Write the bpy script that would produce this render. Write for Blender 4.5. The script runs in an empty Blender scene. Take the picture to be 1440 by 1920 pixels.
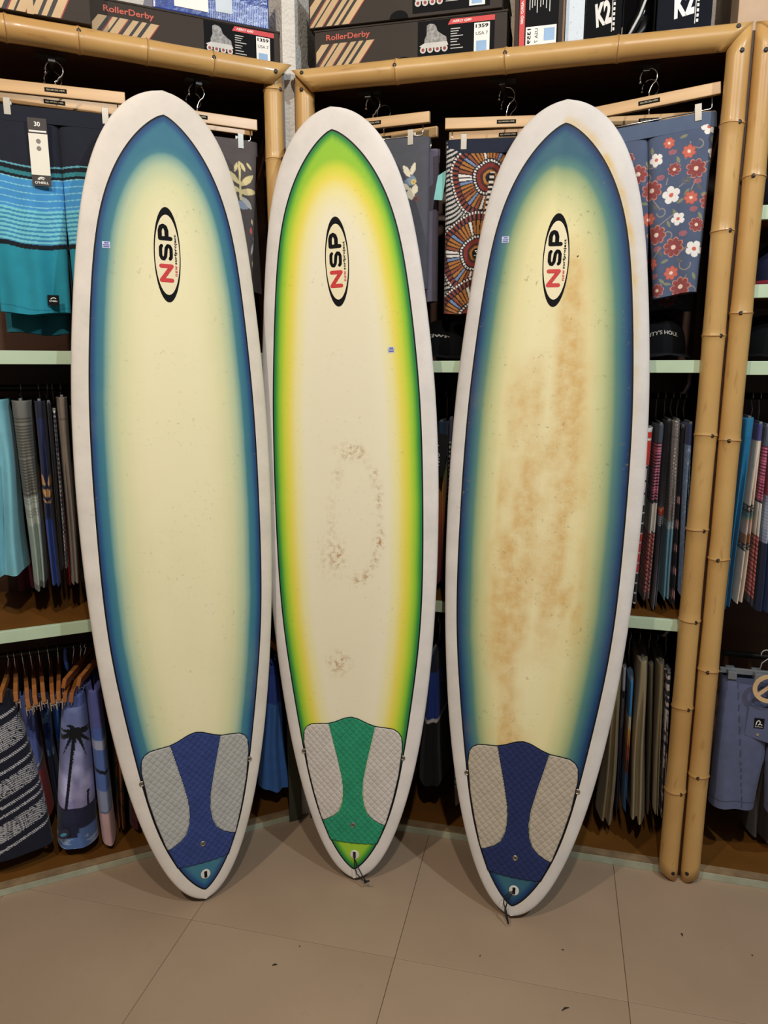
import bpy, math, random
import numpy as np
from mathutils import Matrix, Vector
random.seed(7)
SC = bpy.context.scene
COL = SC.collection

# ------------------------------------------------------------------ camera
cam = bpy.data.cameras.new('camera')
cam.sensor_fit = 'HORIZONTAL'; cam.sensor_width = 36.0; cam.lens = 34.0
cam_o = bpy.data.objects.new('camera', cam); COL.objects.link(cam_o)
cam_o.location = (0, 0, 1.5); cam_o.rotation_euler = (math.radians(90 - 11.15), 0, 0)
SC.camera = cam_o
# ------------------------------------------------------------------ world, lamps, exposure
W = bpy.data.worlds.new('shop_ambient'); SC.world = W; W.use_nodes = True
W.node_tree.nodes['Background'].inputs[0].default_value = (1.0, 0.93, 0.86, 1)
W.node_tree.nodes['Background'].inputs[1].default_value = 0.15
def spot(name, loc, target, energy, color, size=1.9, blend=0.6, radius=0.04):
    l = bpy.data.lights.new(name, 'SPOT'); l.energy = energy; l.color = color
    l.spot_size = size; l.spot_blend = blend; l.shadow_soft_size = radius
    o = bpy.data.objects.new(name, l); COL.objects.link(o); o.location = loc
    o.rotation_euler = (Vector(target) - Vector(loc)).to_track_quat('-Z', 'Y').to_euler()
    return o
spot('ceiling_spot', (-1.2, -0.10, 3.35), (-0.35, 1.95, 1.25), 128, (1.0, 0.87, 0.72))
spot('ceiling_spot', (0.15, -0.25, 3.35), (0.05, 2.0, 1.15), 122, (1.0, 0.91, 0.80))
spot('ceiling_spot', (1.6, -0.05, 3.35), (0.65, 1.95, 1.3), 146, (0.80, 0.91, 1.0))
vs = SC.view_settings
vs.view_transform = 'Standard'; vs.look = 'None'; vs.exposure = 0.0; vs.gamma = 1.0
vs.use_curve_mapping = False

# ------------------------------------------------------------------ helpers
def lin1(c):
    c = c / 255.0
    return c / 12.92 if c <= 0.04045 else ((c + 0.055) / 1.055) ** 2.4
def lin(c): return tuple(lin1(x) for x in c)
def rgba(c): return lin(c) + (1.0,)
_m = {}
class NT:
    def __init__(s, name):
        s.m = bpy.data.materials.new(name); s.m.use_nodes = True
        s.t = s.m.node_tree; s.b = s.t.nodes['Principled BSDF']
    def n(s, kind, **kw):
        nd = s.t.nodes.new(kind)
        for k, v in kw.items():
            if k.startswith('i_'):
                key = k[2:]; key = int(key) if key.isdigit() else key
                nd.inputs[key].default_value = v
            else: setattr(nd, k, v)
        return nd
    def l(s, a, b): s.t.links.new(a, b)
    def mix(s, fac, a, b, mode='MIX'):
        nd = s.t.nodes.new('ShaderNodeMix'); nd.data_type = 'RGBA'; nd.blend_type = mode
        for sock, val in ((nd.inputs[0], fac), (nd.inputs[6], a), (nd.inputs[7], b)):
            if hasattr(val, 'links'): s.l(val, sock)
            else: sock.default_value = val
        return nd.outputs[2]
    def math(s, op, a, b=0.0, c=0.0, clamp=False):
        nd = s.t.nodes.new('ShaderNodeMath'); nd.operation = op; nd.use_clamp = clamp
        for i, val in enumerate((a, b, c)):
            if hasattr(val, 'links'): s.l(val, nd.inputs[i])
            else: nd.inputs[i].default_value = val
        return nd.outputs[0]
    def ramp(s, fac, stops, interp='LINEAR'):
        nd = s.t.nodes.new('ShaderNodeValToRGB'); cr = nd.color_ramp; cr.interpolation = interp
        while len(cr.elements) < len(stops): cr.elements.new(0.5)
        for e, (p, c) in zip(cr.elements, stops):
            e.position = p; e.color = c if len(c) == 4 else tuple(c) + (1,)
        s.l(fac, nd.inputs[0]); return nd.outputs[0]
    def obj(s): return s.n('ShaderNodeTexCoord').outputs['Object']
    def noise(s, scale, detail=4, vec=None, rough=0.5, stretch=None):
        nd = s.n('ShaderNodeTexNoise'); nd.inputs['Scale'].default_value = scale
        nd.inputs['Detail'].default_value = detail; nd.inputs['Roughness'].default_value = rough
        v = vec or s.obj()
        if stretch:
            mp = s.n('ShaderNodeMapping'); mp.inputs['Scale'].default_value = stretch; s.l(v, mp.inputs[0]); v = mp.outputs[0]
        s.l(v, nd.inputs['Vector']); return nd.outputs[0]
    def bump(s, h, strength=0.2, dist=0.002):
        nd = s.n('ShaderNodeBump'); nd.inputs['Strength'].default_value = strength; nd.inputs['Distance'].default_value = dist
        s.l(h, nd.inputs['Height']); s.l(nd.outputs[0], s.b.inputs['Normal'])
def M(name, rgb, rough=0.6, metal=0.0, var=0.12, scale=12.0, bump=0.0, bscale=200.0, stretch=None, spec=0.5, coat=0.0):
    if name in _m: return _m[name]
    t = NT(name)
    c = rgba(rgb); d = tuple(x * (1 - var) for x in c[:3]) + (1,); e = tuple(min(1, x * (1 + var)) for x in c[:3]) + (1,)
    nz = t.noise(scale, 5, stretch=stretch)
    t.l(t.ramp(nz, [(0.3, d), (0.7, e)]), t.b.inputs['Base Color'])
    t.b.inputs['Roughness'].default_value = rough; t.b.inputs['Metallic'].default_value = metal
    t.b.inputs['Specular IOR Level'].default_value = spec; t.b.inputs['Coat Weight'].default_value = coat
    if bump: t.bump(t.noise(bscale, 3, stretch=stretch), bump)
    _m[name] = t.m; return t.m

class MB:
    def __init__(s): s.v = []; s.f = []
    def add(s, vs, fs):
        o = len(s.v); s.v += [tuple(map(float, p)) for p in vs]; s.f += [tuple(i + o for i in f) for f in fs]; return s
    def box(s, x0, x1, y0, y1, z0, z1):
        p = [(x, y, z) for z in (z0, z1) for y in (y0, y1) for x in (x0, x1)]
        return s.add(p, [(0, 2, 3, 1), (4, 5, 7, 6), (0, 1, 5, 4), (2, 6, 7, 3), (0, 4, 6, 2), (1, 3, 7, 5)])
    def prism(s, poly, fn, h):
        # poly: 2d points; fn maps (x,y,k) with k = 0..h to 3d
        n = len(poly)
        p = [fn(x, y, 0.0) for x, y in poly] + [fn(x, y, h) for x, y in poly]
        return s.add(p, [tuple(range(n - 1, -1, -1)), tuple(range(n, 2 * n))] + [(i, (i + 1) % n, n + (i + 1) % n, n + i) for i in range(n)])
    def tube(s, pts, r, n=8, cap=True, closed=False):
        P = [Vector(p) for p in pts]; k = len(P); rr = r if isinstance(r, (list, tuple)) else [r] * k
        up = None; vs = []
        for i in range(k):
            a = P[i - 1] if (i > 0 or closed) else P[i]; b = P[(i + 1) % k] if (i < k - 1 or closed) else P[i]
            t = (b - a).normalized()
            if up is None: up = Vector((0, 0, 1)) if abs(t.z) < 0.9 else Vector((1, 0, 0))
            x = up.cross(t).normalized(); y = t.cross(x); up = y
            for j in range(n):
                an = 2 * math.pi * j / n; vs.append(P[i] + (x * math.cos(an) + y * math.sin(an)) * rr[i])
        fs = []
        for i in range(k if closed else k - 1):
            for j in range(n):
                a0 = i * n; b0 = ((i + 1) % k) * n
                fs.append((a0 + j, a0 + (j + 1) % n, b0 + (j + 1) % n, b0 + j))
        if cap and not closed: fs += [tuple(range(n - 1, -1, -1)), tuple(range((k - 1) * n, k * n))]
        return s.add(vs, fs)
    def lathe(s, prof, fn, n=20):
        # prof: list of (r, h); fn maps (x,y,h) to 3d
        vs = [fn(r * math.cos(2 * math.pi * j / n), r * math.sin(2 * math.pi * j / n), h) for r, h in prof for j in range(n)]
        k = len(prof); fs = [(i * n + j, i * n + (j + 1) % n, (i + 1) * n + (j + 1) % n, (i + 1) * n + j) for i in range(k - 1) for j in range(n)]
        fs += [tuple(range(n - 1, -1, -1)), tuple(range((k - 1) * n, k * n))]
        return s.add(vs, fs)
    def build(s, name, mat, parent=None, smooth=False, bevel=0.0, mw=None):
        me = bpy.data.meshes.new(name); me.from_pydata(s.v, [], s.f); me.update()
        return link(name, me, mat, parent, smooth, bevel, mw)
def link(name, me, mat, parent=None, smooth=False, bevel=0.0, mw=None):
    if mat is not None and len(me.materials) == 0: me.materials.append(mat)
    if smooth: me.polygons.foreach_set('use_smooth', [True] * len(me.polygons))
    o = bpy.data.objects.new(name, me); COL.objects.link(o)
    if parent is not None: o.parent = parent
    if mw is not None: o.matrix_world = mw
    if bevel:
        b = o.modifiers.new('edge', 'BEVEL'); b.width = bevel; b.segments = 2; b.limit_method = 'ANGLE'
    return o
def npmesh(name, V, Fq, mat, parent=None, smooth=True, col=None, attrs=None, mw=None):
    me = bpy.data.meshes.new(name); V = np.asarray(V, float); Fq = np.asarray(Fq, int)
    me.vertices.add(len(V)); me.vertices.foreach_set('co', V.ravel())
    k = Fq.shape[1]; me.loops.add(Fq.size); me.loops.foreach_set('vertex_index', Fq.ravel())
    me.polygons.add(len(Fq)); me.polygons.foreach_set('loop_start', np.arange(0, Fq.size, k)); me.polygons.foreach_set('loop_total', np.full(len(Fq), k))
    me.update(calc_edges=True); me.validate()
    if col is not None:
        a = me.attributes.new('Col', 'FLOAT_COLOR', 'POINT')
        a.data.foreach_set('color', np.concatenate([col, np.ones((len(col), 1))], 1).ravel())
    for nm, arr in (attrs or {}).items():
        a = me.attributes.new(nm, 'FLOAT', 'POINT'); a.data.foreach_set('value', np.asarray(arr, float).ravel())
    return link(name, me, mat, parent, smooth, 0, mw)
def tag(o, label=None, cat=None, group=None, kind=None):
    for k, v in (('label', label), ('category', cat), ('group', group), ('kind', kind)):
        if v: o[k] = v
    return o
def thing(name, label, cat, mw, group=None):
    o = bpy.data.objects.new(name, None); COL.objects.link(o); o.empty_display_size = 0.05
    o.matrix_world = mw; return tag(o, label, cat, group)
def text_geo(body, size=1.0, bold=0.0, shear=0.0, space=1.0):
    cu = bpy.data.curves.new('lettering', 'FONT'); cu.body = body; cu.size = size; cu.offset = bold; cu.shear = shear
    cu.space_character = space; cu.resolution_u = 3; cu.fill_mode = 'FRONT'
    o = bpy.data.objects.new('lettering', cu); COL.objects.link(o)
    dg = bpy.context.evaluated_depsgraph_get(); dg.update()
    me = bpy.data.meshes.new_from_object(o.evaluated_get(dg))
    v = [tuple(p.co) for p in me.vertices]; f = [tuple(p.vertices) for p in me.polygons]
    bpy.data.objects.remove(o); bpy.data.meshes.remove(me); bpy.data.curves.remove(cu)
    return v, f
def text(name, body, mat, parent, fn, width=None, height=None, bold=0.0, shear=0.0, space=1.0):
    # fn maps (x, y) centred text coordinates to 3d
    v, f = text_geo(body, 1.0, bold, shear, space)
    xs = [p[0] for p in v]; ys = [p[1] for p in v]; cx = (min(xs) + max(xs)) / 2; cy = (min(ys) + max(ys)) / 2
    sx = width / (max(xs) - min(xs)) if width else None; sy = height / (max(ys) - min(ys)) if height else None
    sx = sx or sy; sy = sy or sx
    mb = MB(); mb.add([fn((p[0] - cx) * sx, (p[1] - cy) * sy) for p in v], f)
    return mb.build(name, mat, parent)
def strokes(lines, w, fn, n=10):
    mb = MB()
    for pl in lines:
        for (x0, y0), (x1, y1) in zip(pl[:-1], pl[1:]):
            dx, dy = x1 - x0, y1 - y0; L = math.hypot(dx, dy) or 1; px, py = -dy / L * w, dx / L * w
            mb.add([fn(x0 + px, y0 + py), fn(x0 - px, y0 - py), fn(x1 - px, y1 - py), fn(x1 + px, y1 + py)], [(0, 1, 2, 3)])
        for x, y in pl:
            mb.add([fn(x + w * math.cos(2 * math.pi * i / n), y + w * math.sin(2 * math.pi * i / n)) for i in range(n)], [tuple(range(n))])
    return mb
rng = np.random.RandomState(3)
_lat = rng.rand(256, 256)
def vnoise(x, y):
    xi = np.floor(x).astype(int); yi = np.floor(y).astype(int); fx = x - xi; fy = y - yi
    fx = fx * fx * (3 - 2 * fx); fy = fy * fy * (3 - 2 * fy)
    g = lambda a, b: _lat[a % 256, b % 256]
    return (g(xi, yi) * (1 - fx) + g(xi + 1, yi) * fx) * (1 - fy) + (g(xi, yi + 1) * (1 - fx) + g(xi + 1, yi + 1) * fx) * fy
def fbm(x, y, o=4):
    s = 0; a = 0.5
    for k in range(o): s = s + a * vnoise(x * 2 ** k + 17 * k, y * 2 ** k + 31 * k); a *= 0.5
    return s

# ------------------------------------------------------------------ the two shelf fronts (s along, d into the shelf, z up)
def unit_frame(px, py, deg):
    a = math.radians(deg); m = Matrix.Rotation(a, 4, 'Z'); m.translation = (px, py, 0); return m
UL = unit_frame(-0.947, 1.921, 24.3)
UR = unit_frame(0.858, 1.945, -14.3)
def at(U, s, d, z, yaw=0.0, roll=0.0):
    return U @ Matrix.Translation((s, d, z)) @ Matrix.Rotation(math.radians(yaw), 4, 'Z') @ Matrix.Rotation(math.radians(roll), 4, 'Y')

# ------------------------------------------------------------------ materials
def bamboo_mat(name, st):
    t = NT(name)
    n1 = t.noise(3, 5); n2 = t.noise(42, 4, stretch=st); n3 = t.noise(9, 6, stretch=st)
    c = t.ramp(n1, [(0.3, rgba((188, 144, 84))), (0.7, rgba((210, 172, 108)))])
    c = t.mix(t.math('MULTIPLY', t.ramp(n2, [(0.63, (0, 0, 0)), (0.72, (1, 1, 1))]), 0.4), c, rgba((142, 98, 52)))
    c = t.mix(t.math('MULTIPLY', t.ramp(n3, [(0.35, (1, 1, 1)), (0.65, (0, 0, 0))]), 0.35), c, rgba((172, 128, 70)))
    t.l(c, t.b.inputs['Base Color']); t.b.inputs['Roughness'].default_value = 0.36; t.b.inputs['Coat Weight'].default_value = 0.2
    t.bump(n3, 0.06); return t.m
BAMBOO_V = bamboo_mat('bamboo_upright', (1.6, 1.6, 0.3)); BAMBOO_H = bamboo_mat('bamboo_lengthwise', (0.3, 1.6, 1.6))
NODE = M('bamboo_node', (158, 108, 56), 0.55)
NAIL = M('dark_nail', (28, 20, 16), 0.5)
PANEL = M('varnished_brown_board', (76, 48, 30), 0.42, var=0.25, scale=3, stretch=(1, 1, 8))
SHELFTOP = M('brown_shelf_board', (112, 72, 28), 0.4, var=0.25, scale=4)
GREEN = M('pale_green_paint', (190, 210, 180), 0.42, var=0.06, scale=9)
WGREEN = M('worn_green_paint', (166, 170, 148), 0.5, var=0.2, scale=14)
PLYEDGE = M('worn_edge_wood', (136, 112, 82), 0.7, var=0.3, scale=20)
BLACKM = M('black_metal', (18, 17, 17), 0.4, metal=0.2)
CHROME = M('chrome_wire', (225, 225, 225), 0.16, metal=1.0, var=0.03)
CLIPM = M('satin_clip', (150, 146, 138), 0.42, metal=0.85)
GREYWIRE = M('grey_wire', (172, 170, 166), 0.35, metal=0.35)
WOOD = M('hanger_wood', (206, 166, 116), 0.3, var=0.2, scale=7, stretch=(0.4, 6, 6), coat=0.5)
WOODD = M('brown_hanger_wood', (176, 112, 58), 0.4, var=0.2, scale=9)
WHITE = M('white_print', (240, 238, 232), 0.6, var=0.03)
BLACKP = M('black_print', (20, 20, 22), 0.75, var=0.05, spec=0.12)
REDP = M('red_print', (205, 45, 45), 0.5, var=0.05)
CLEAR = M('clear_plastic', (170, 175, 180), 0.15, var=0.1)
CLEAR.node_tree.nodes['Principled BSDF'].inputs['Transmission Weight'].default_value = 0.6
t = NT('plaster')
t.l(t.ramp(t.noise(6, 5), [(0.3, rgba((196, 190, 180))), (0.75, rgba((226, 222, 214)))]), t.b.inputs['Base Color'])
t.b.inputs['Roughness'].default_value = 0.9
t.bump(t.ramp(t.noise(110, 3), [(0.35, (0, 0, 0)), (0.6, (1, 1, 1))]), 0.55, 0.003); PLASTER = t.m
t = NT('floor_tile')
c = t.ramp(t.noise(2.2, 6), [(0.3, rgba((156, 133, 110))), (0.7, rgba((170, 146, 122)))])
c = t.mix(t.math('MULTIPLY', t.ramp(t.noise(14, 8, rough=0.7), [(0.6, (0, 0, 0)), (0.8, (1, 1, 1))]), 0.22), c, rgba((104, 86, 72)))
c = t.mix(t.math('MULTIPLY', t.ramp(t.noise(60, 6, rough=0.7), [(0.68, (0, 0, 0)), (0.75, (1, 1, 1))]), 0.18), c, rgba((90, 74, 62)))
t.l(c, t.b.inputs['Base Color']); t.b.inputs['Roughness'].default_value = 0.5; t.b.inputs['Specular IOR Level'].default_value = 0.35
t.bump(t.noise(160, 4), 0.06); TILE = t.m
GROUT = M('dark_grout', (92, 74, 62), 0.9)
t = NT('printed_cloth')
a = t.n('ShaderNodeAttribute', attribute_name='Col')
c = t.mix(1.0, a.outputs['Color'], t.ramp(t.noise(30, 4), [(0.25, (0.86, 0.86, 0.86)), (0.75, (1, 1, 1))]), 'MULTIPLY')
t.l(c, t.b.inputs['Base Color']); t.b.inputs['Roughness'].default_value = 0.82
t.b.inputs['Specular IOR Level'].default_value = 0.25
t.b.inputs['Sheen Weight'].default_value = 0.08
t.bump(t.noise(900, 2), 0.12, 0.001); CLOTH = t.m

# ------------------------------------------------------------------ floor and walls
fl = MB().box(-4.5, 4.5, -2.5, 4.5, -0.06, -0.0035).build('floor', GROUT); tag(fl, kind='structure')
TS = 0.578; A13 = math.radians(-13.3); c0 = Vector((0.028, 1.624, 0))
ux, uy = Vector((math.cos(A13), math.sin(A13), 0)), Vector((-math.sin(A13), math.cos(A13), 0))
tile_me = None
g = 0.0006
for i in range(-5, 5):
    for j in range(-6, 3):
        if tile_me is None:
            o = MB().box(g, TS - g, g, TS - g, -0.02, 0).build('tile', TILE, fl, bevel=0.0008); tile_me = o.data
        else:
            o = link('tile', tile_me, None, fl); b = o.modifiers.new('edge', 'BEVEL'); b.width = 0.0008; b.segments = 1
        p = c0 + ux * (i * TS) + uy * (j * TS); mm = Matrix.Rotation(A13, 4, 'Z'); mm.translation = p
        o.matrix_local = mm
def upoly(U, s, d):
    p = U @ Vector((s, d, 0)); return (p.x, p.y)
w = MB().box(-2.2, 0.93, 0.435, 0.53, 0, 3.1).build('wall_left', PLASTER, mw=UL); tag(w, kind='structure')
w = MB().box(-1.33, 1.6, 0.435, 0.53, 0, 3.1).build('wall_back', PLASTER, mw=UR); tag(w, kind='structure')
pp = [upoly(UL, 0.737, 0.022), upoly(UR, -1.148, 0.022), upoly(UR, -1.148, 0.432), upoly(UL, 0.737, 0.432)]
w = MB().prism(pp, lambda x, y, k: (x, y, k), 3.1).build('wall_corner', PLASTER); tag(w, kind='structure')

# ------------------------------------------------------------------ bamboo
def bamboo(name, parent, axis, a0, a1, fixed, r0, r1, nodes, nails, k0=0.0, k1=0.0, off=-0.012, seed=0):
    """round pole: axis 's' or 'z', from a0 to a1 at the fixed other coordinate; k0, k1 cut the ends at an angle"""
    rd = random.Random(seed); L = a1 - a0
    ts = sorted(set([0, 1] + [i / 60 for i in range(61)] + [(n + e - a0) / L for n in nodes for e in (-0.006, -0.0025, 0, 0.0025, 0.006)]))
    ts = [x for x in ts if 0 <= x <= 1]; N = 24; mb = MB(); vs = []
    for tt in ts:
        p = a0 + L * tt; r = r0 + (r1 - r0) * tt
        for nn in nodes:
            dd = abs(p - nn); r += 0.0018 * math.exp(-(dd / 0.004) ** 2) + 0.0008 * math.exp(-(dd / 0.05) ** 2)
        wob = 0.0006 * math.sin(p * 7 + seed)
        for j in range(N):
            an = 2 * math.pi * j / N; x = r * math.cos(an); y = r * math.sin(an)
            q = p + (k0 * x if tt < 0.02 else 0) + (k1 * x if tt > 0.98 else 0)
            vs.append((fixed + wob + x, off + y, q) if axis == 'z' else (q, off + y, fixed + wob + x))
    k = len(ts); fs = [(i * N + j, i * N + (j + 1) % N, (i + 1) * N + (j + 1) % N, (i + 1) * N + j) for i in range(k - 1) for j in range(N)]
    fs += [tuple(range(N - 1, -1, -1)), tuple(range((k - 1) * N, k * N))]
    mb.add(vs, fs); o = mb.build(name, BAMBOO_V if axis == 'z' else BAMBOO_H, parent, smooth=True)
    for n in nodes:
        r = r0 + (r1 - r0) * (n - a0) / L + 0.0026; wob = 0.0006 * math.sin(n * 7 + seed); pts = []
        for j in range(24):
            an = 2 * math.pi * j / 24; x = r * math.cos(an); y = r * math.sin(an); q = n + 0.0012 * math.sin(an * 2 + n * 9)
            pts.append((fixed + wob + x, off + y, q) if axis == 'z' else (q, off + y, fixed + wob + x))
        MB().tube(pts, 0.0011, 5, closed=True).build('node_ring', NODE, o, smooth=True)
    for n, x in nails:
        r = r0 + (r1 - r0) * (n - a0) / L + 0.001; y = off - math.sqrt(max(1e-6, r * r - x * x)) - 0.0012
        f = (lambda u, v, h, n=n, x=x, y=y: (fixed + x + u, y + h, n + v)) if axis == 'z' else (lambda u, v, h, n=n, x=x, y=y: (n + u, y + h, fixed + x + v))
        MB().lathe([(0.003, -0.001), (0.0054, 0.0), (0.0054, 0.004)], f, 10).build('nail', NAIL, o)
    return o

# ------------------------------------------------------------------ shelving units
DEPTH = 0.42
def bracket(parent, s, z):
    mb = MB().box(s - 0.035, s + 0.035, 0.02, 0.06, z - 0.006, z)
    mb.box(s - 0.008, s + 0.008, 0.015, 0.03, z - 0.02, z - 0.006)
    mb.tube([(s, 0.018, z - 0.014), (s, 0.10, z - 0.014), (s, 0.24, z - 0.014)], 0.006, 8)
    mb.build('display_arm', BLACKM, parent)
def rail(parent, s0, s1, z, drops, ztop):
    mb = MB().tube([(s0, 0.2, z), (s1, 0.2, z)], 0.0095, 12)
    o = mb.build('hanging_rail', BLACKM, parent, smooth=True)
    for s in drops:
        MB().tube([(s, 0.2, ztop), (s, 0.2, z + 0.035), (s - 0.012, 0.2, z + 0.008), (s - 0.035, 0.2, z)], 0.0065, 8).build('rail_bracket', GREYWIRE, parent, smooth=True)
def shelf(parent, s0, s1, z0, z1, extra=None):
    o = MB().box(s0, s1, 0.012, DEPTH - 0.012, z0 + 0.003, z1 - 0.001).build('shelf', SHELFTOP, parent)
    MB().box(s0, s1, -0.002, 0.0118, z0, z1).build('shelf_edge', GREEN, o, bevel=0.0012)
    return o
def side(parent, s0, s1, z1=2.285):
    MB().box(s0, s1, 0.0, DEPTH - 0.012, 0.0, z1).build('side_panel', PANEL, parent)
def base(parent, s0, s1, h):
    o = MB().box(s0, s1, 0.031, DEPTH - 0.012, 0.0, h - 0.001).build('base_board', SHELFTOP, parent)
    MB().box(s0, s1, -0.0, 0.0118, 0.0, h - 0.004).build('base_edge', WGREEN, o, bevel=0.001)
    MB().box(s0, s1, 0.0005, 0.03, h - 0.0039, h + 0.0006).build('worn_strip', PLYEDGE, o)
def cabinet(label, U, s0, s1, ztop, shelves, bh):
    r = thing('shelving_unit', label, 'shelving', U)
    side(r, s0, s0 + 0.018, ztop - 0.02); side(r, s1 - 0.018, s1, ztop - 0.02)
    MB().box(s0, s1, 0.0, DEPTH, ztop - 0.02, ztop).build('top_panel', PANEL, r)
    MB().box(s0, s1, DEPTH - 0.012, DEPTH, 0.0, ztop - 0.02).build('back_panel', PANEL, r)
    for z0, z1 in shelves: shelf(r, s0 + 0.018, s1 - 0.018, z0, z1)
    base(r, s0 + 0.018, s1 - 0.018, bh)
    return r
cL = cabinet('bamboo framed brown shelving with striped and palm tree shorts', UL, -0.85, 0.733, 2.312, [(1.512, 1.547), (0.763, 0.797)], 0.025)
bamboo('bamboo_bar', cL, 's', -0.80, 0.722, 2.300, 0.0295, 0.0285, [-0.30, -0.13, 0.04, 0.202, 0.363, 0.53], [(0.202, 0.012), (0.53, 0.004), (0.697, -0.004)], 0, 1.0, seed=1)
bamboo('bamboo_post', cL, 'z', 0.80, 2.302, 0.704, 0.027, 0.026, [1.2, 1.56, 1.81, 2.082, 2.262], [(2.262, 0.012), (2.082, 0.012)], 0, 1.0, off=0.010, seed=2)
OLV = M('dark_olive_post', (58, 60, 48), 0.7)
MB().box(0.688, 0.731, -0.006, -0.001, 0.0, 0.79).build('corner_post', OLV, cL)
for s in (0.137, 0.499): bracket(cL, s, 2.272)
rail(cL, -0.83, 0.715, 1.447, (0.6,), 1.512); rail(cL, -0.83, 0.715, 0.656, (0.66,), 0.763)
cR = cabinet('wide bamboo framed shelving with flower print shorts and a cap', UR, -1.145, 0.0265, 2.300, [(1.490, 1.523), (0.770, 0.803)], 0.028)
bamboo('bamboo_bar', cR, 's', -1.118, 0.0, 2.284, 0.0290, 0.0290, [-0.846, -0.556, -0.28], [(-1.108, 0.012), (-0.846, 0.006), (-0.556, 0.008), (-0.008, 0.014)], -1.0, 1.0, seed=3)
bamboo('bamboo_post', cR, 'z', 0.80, 2.284, -1.118, 0.027, 0.027, [1.2, 1.56, 1.85], [(2.262, 0.0)], 0, -1.0, off=0.010, seed=4)
bamboo('bamboo_post', cR, 'z', 0.012, 2.284, 0.0, 0.0275, 0.0270, [0.289, 0.553, 0.813, 1.072, 1.328, 1.584, 1.839, 2.088], [(n, 0.012) for n in (0.289, 0.553, 0.813, 1.072, 1.328, 1.584, 1.839, 2.088)] + [(2.245, 0.004), (0.03, 0.01)], -0.6, 1.0, seed=5)
MB().box(-1.143, -1.10, -0.006, -0.001, 0.0, 0.79).build('corner_post', OLV, cR)
for s in (-0.936, -0.567, -0.206): bracket(cR, s, 2.258)
rail(cR, -1.12, 0.005, 1.423, (-0.02,), 1.490); rail(cR, -1.12, 0.005, 0.676, (-0.02,), 0.770)
cB = cabinet('bamboo edged bay of stacked pale green shelves with teal shorts', UR, 0.0275, 1.15, 2.300, [(1.867, 1.901), (1.678, 1.711), (1.485, 1.520)], 0.028)
bamboo('bamboo_bar', cB, 's', 0.062, 1.13, 2.284, 0.0280, 0.0290, [0.35, 0.65, 0.95], [(0.075, 0.012)], -1.0, 0, seed=6)
bamboo('bamboo_post', cB, 'z', 0.012, 2.284, 0.0605, 0.0262, 0.0258, [0.347, 0.671, 0.993, 1.316, 1.639, 1.963], [(n, -0.006) for n in (0.347, 0.671, 0.993, 1.316, 1.639, 1.963)] + [(2.241, -0.004), (0.035, -0.012)], 0.6, -1.0, seed=7)
rail(cB, 0.05, 1.13, 1.424, (1.0,), 1.485); rail(cB, 0.05, 1.13, 0.644, (1.0,), 0.74)

# ------------------------------------------------------------------ surfboards
BL = 2.186
GO = np.array([0.1135, 0.1163, 0.1175, 0.1199, 0.1246, 0.1356, 0.1675])
GP = np.array([0.1426, 0.1081, 0.1017, 0.1005, 0.1077, 0.1310, 0.1918])
PT0, PT1 = 0.01355, 0.97339
KK = np.linspace(0, 1, 7)
def spline(ys, x):
    n = 7; h = 1 / 6; A = np.eye(n); b = np.zeros(n)
    for i in range(1, n - 1):
        A[i, i - 1] = h; A[i, i] = 4 * h; A[i, i + 1] = h; b[i] = 6 * (ys[i + 1] - 2 * ys[i] + ys[i - 1]) / h
    m = np.linalg.solve(A, b); i = np.clip((np.asarray(x) / h).astype(int), 0, n - 2)
    a = (KK[i + 1] - x) / h; c = (x - KK[i]) / h
    return a * ys[i] + c * ys[i + 1] + ((a ** 3 - a) * m[i] + (c ** 3 - c) * m[i + 1]) * h * h / 6
def half_out(t): return 2 * np.sqrt(np.clip(t * (1 - t), 0, None)) * spline(GO, t) * BL
def half_pin(t):
    q = np.clip((t - PT0) / (PT1 - PT0), 0, 1)
    return (4 * np.clip(q * (1 - q), 0, None)) ** 0.75 * spline(GP, q) * BL
def rocker(t): return 0.09 * np.clip((t - 0.5) / 0.5, 0, 1) ** 2.3 + 0.03 * np.clip((0.35 - t) / 0.35, 0, 1) ** 2
def hthick(t): return 0.03 * (0.36 + 0.64 * np.sin(np.pi * np.clip(t, 0, 1)) ** 0.6)
NEX = 2.6
def deck_z(u, v):
    t = np.clip(np.asarray(v, float) / BL, 0.001, 0.999); w = np.maximum(half_out(t), 1e-4)
    return rocker(t) - 0.03 + hthick(t) * np.clip(1 - (np.abs(u) / w) ** NEX, 0, None) ** (1 / NEX)
NS, NR = 260, 112
tt = 0.5 - 0.5 * np.cos(np.pi * np.linspace(0.004, 0.996, NS)); tt = 0.55 * tt + 0.45 * np.linspace(tt[0], tt[-1], NS)
ph = np.linspace(0, 2 * np.pi, NR, endpoint=False)
cx = np.sign(np.cos(ph)) * np.abs(np.cos(ph)) ** (2 / NEX); sz = np.sign(np.sin(ph)) * np.abs(np.sin(ph)) ** (2 / NEX)
wv = half_out(tt); BV = np.stack([np.outer(wv, cx), np.repeat((tt * BL)[:, None], NR, 1), (rocker(tt) - 0.03)[:, None] + np.outer(hthick(tt), np.where(sz > 0, sz, 0.7 * sz))], -1).reshape(-1, 3)
ii, jj = np.meshgrid(np.arange(NS - 1), np.arange(NR), indexing='ij')
BF = np.stack([ii * NR + jj, ii * NR + (jj + 1) % NR, (ii + 1) * NR + (jj + 1) % NR, (ii + 1) * NR + jj], -1).reshape(-1, 4)[:, ::-1]
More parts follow.
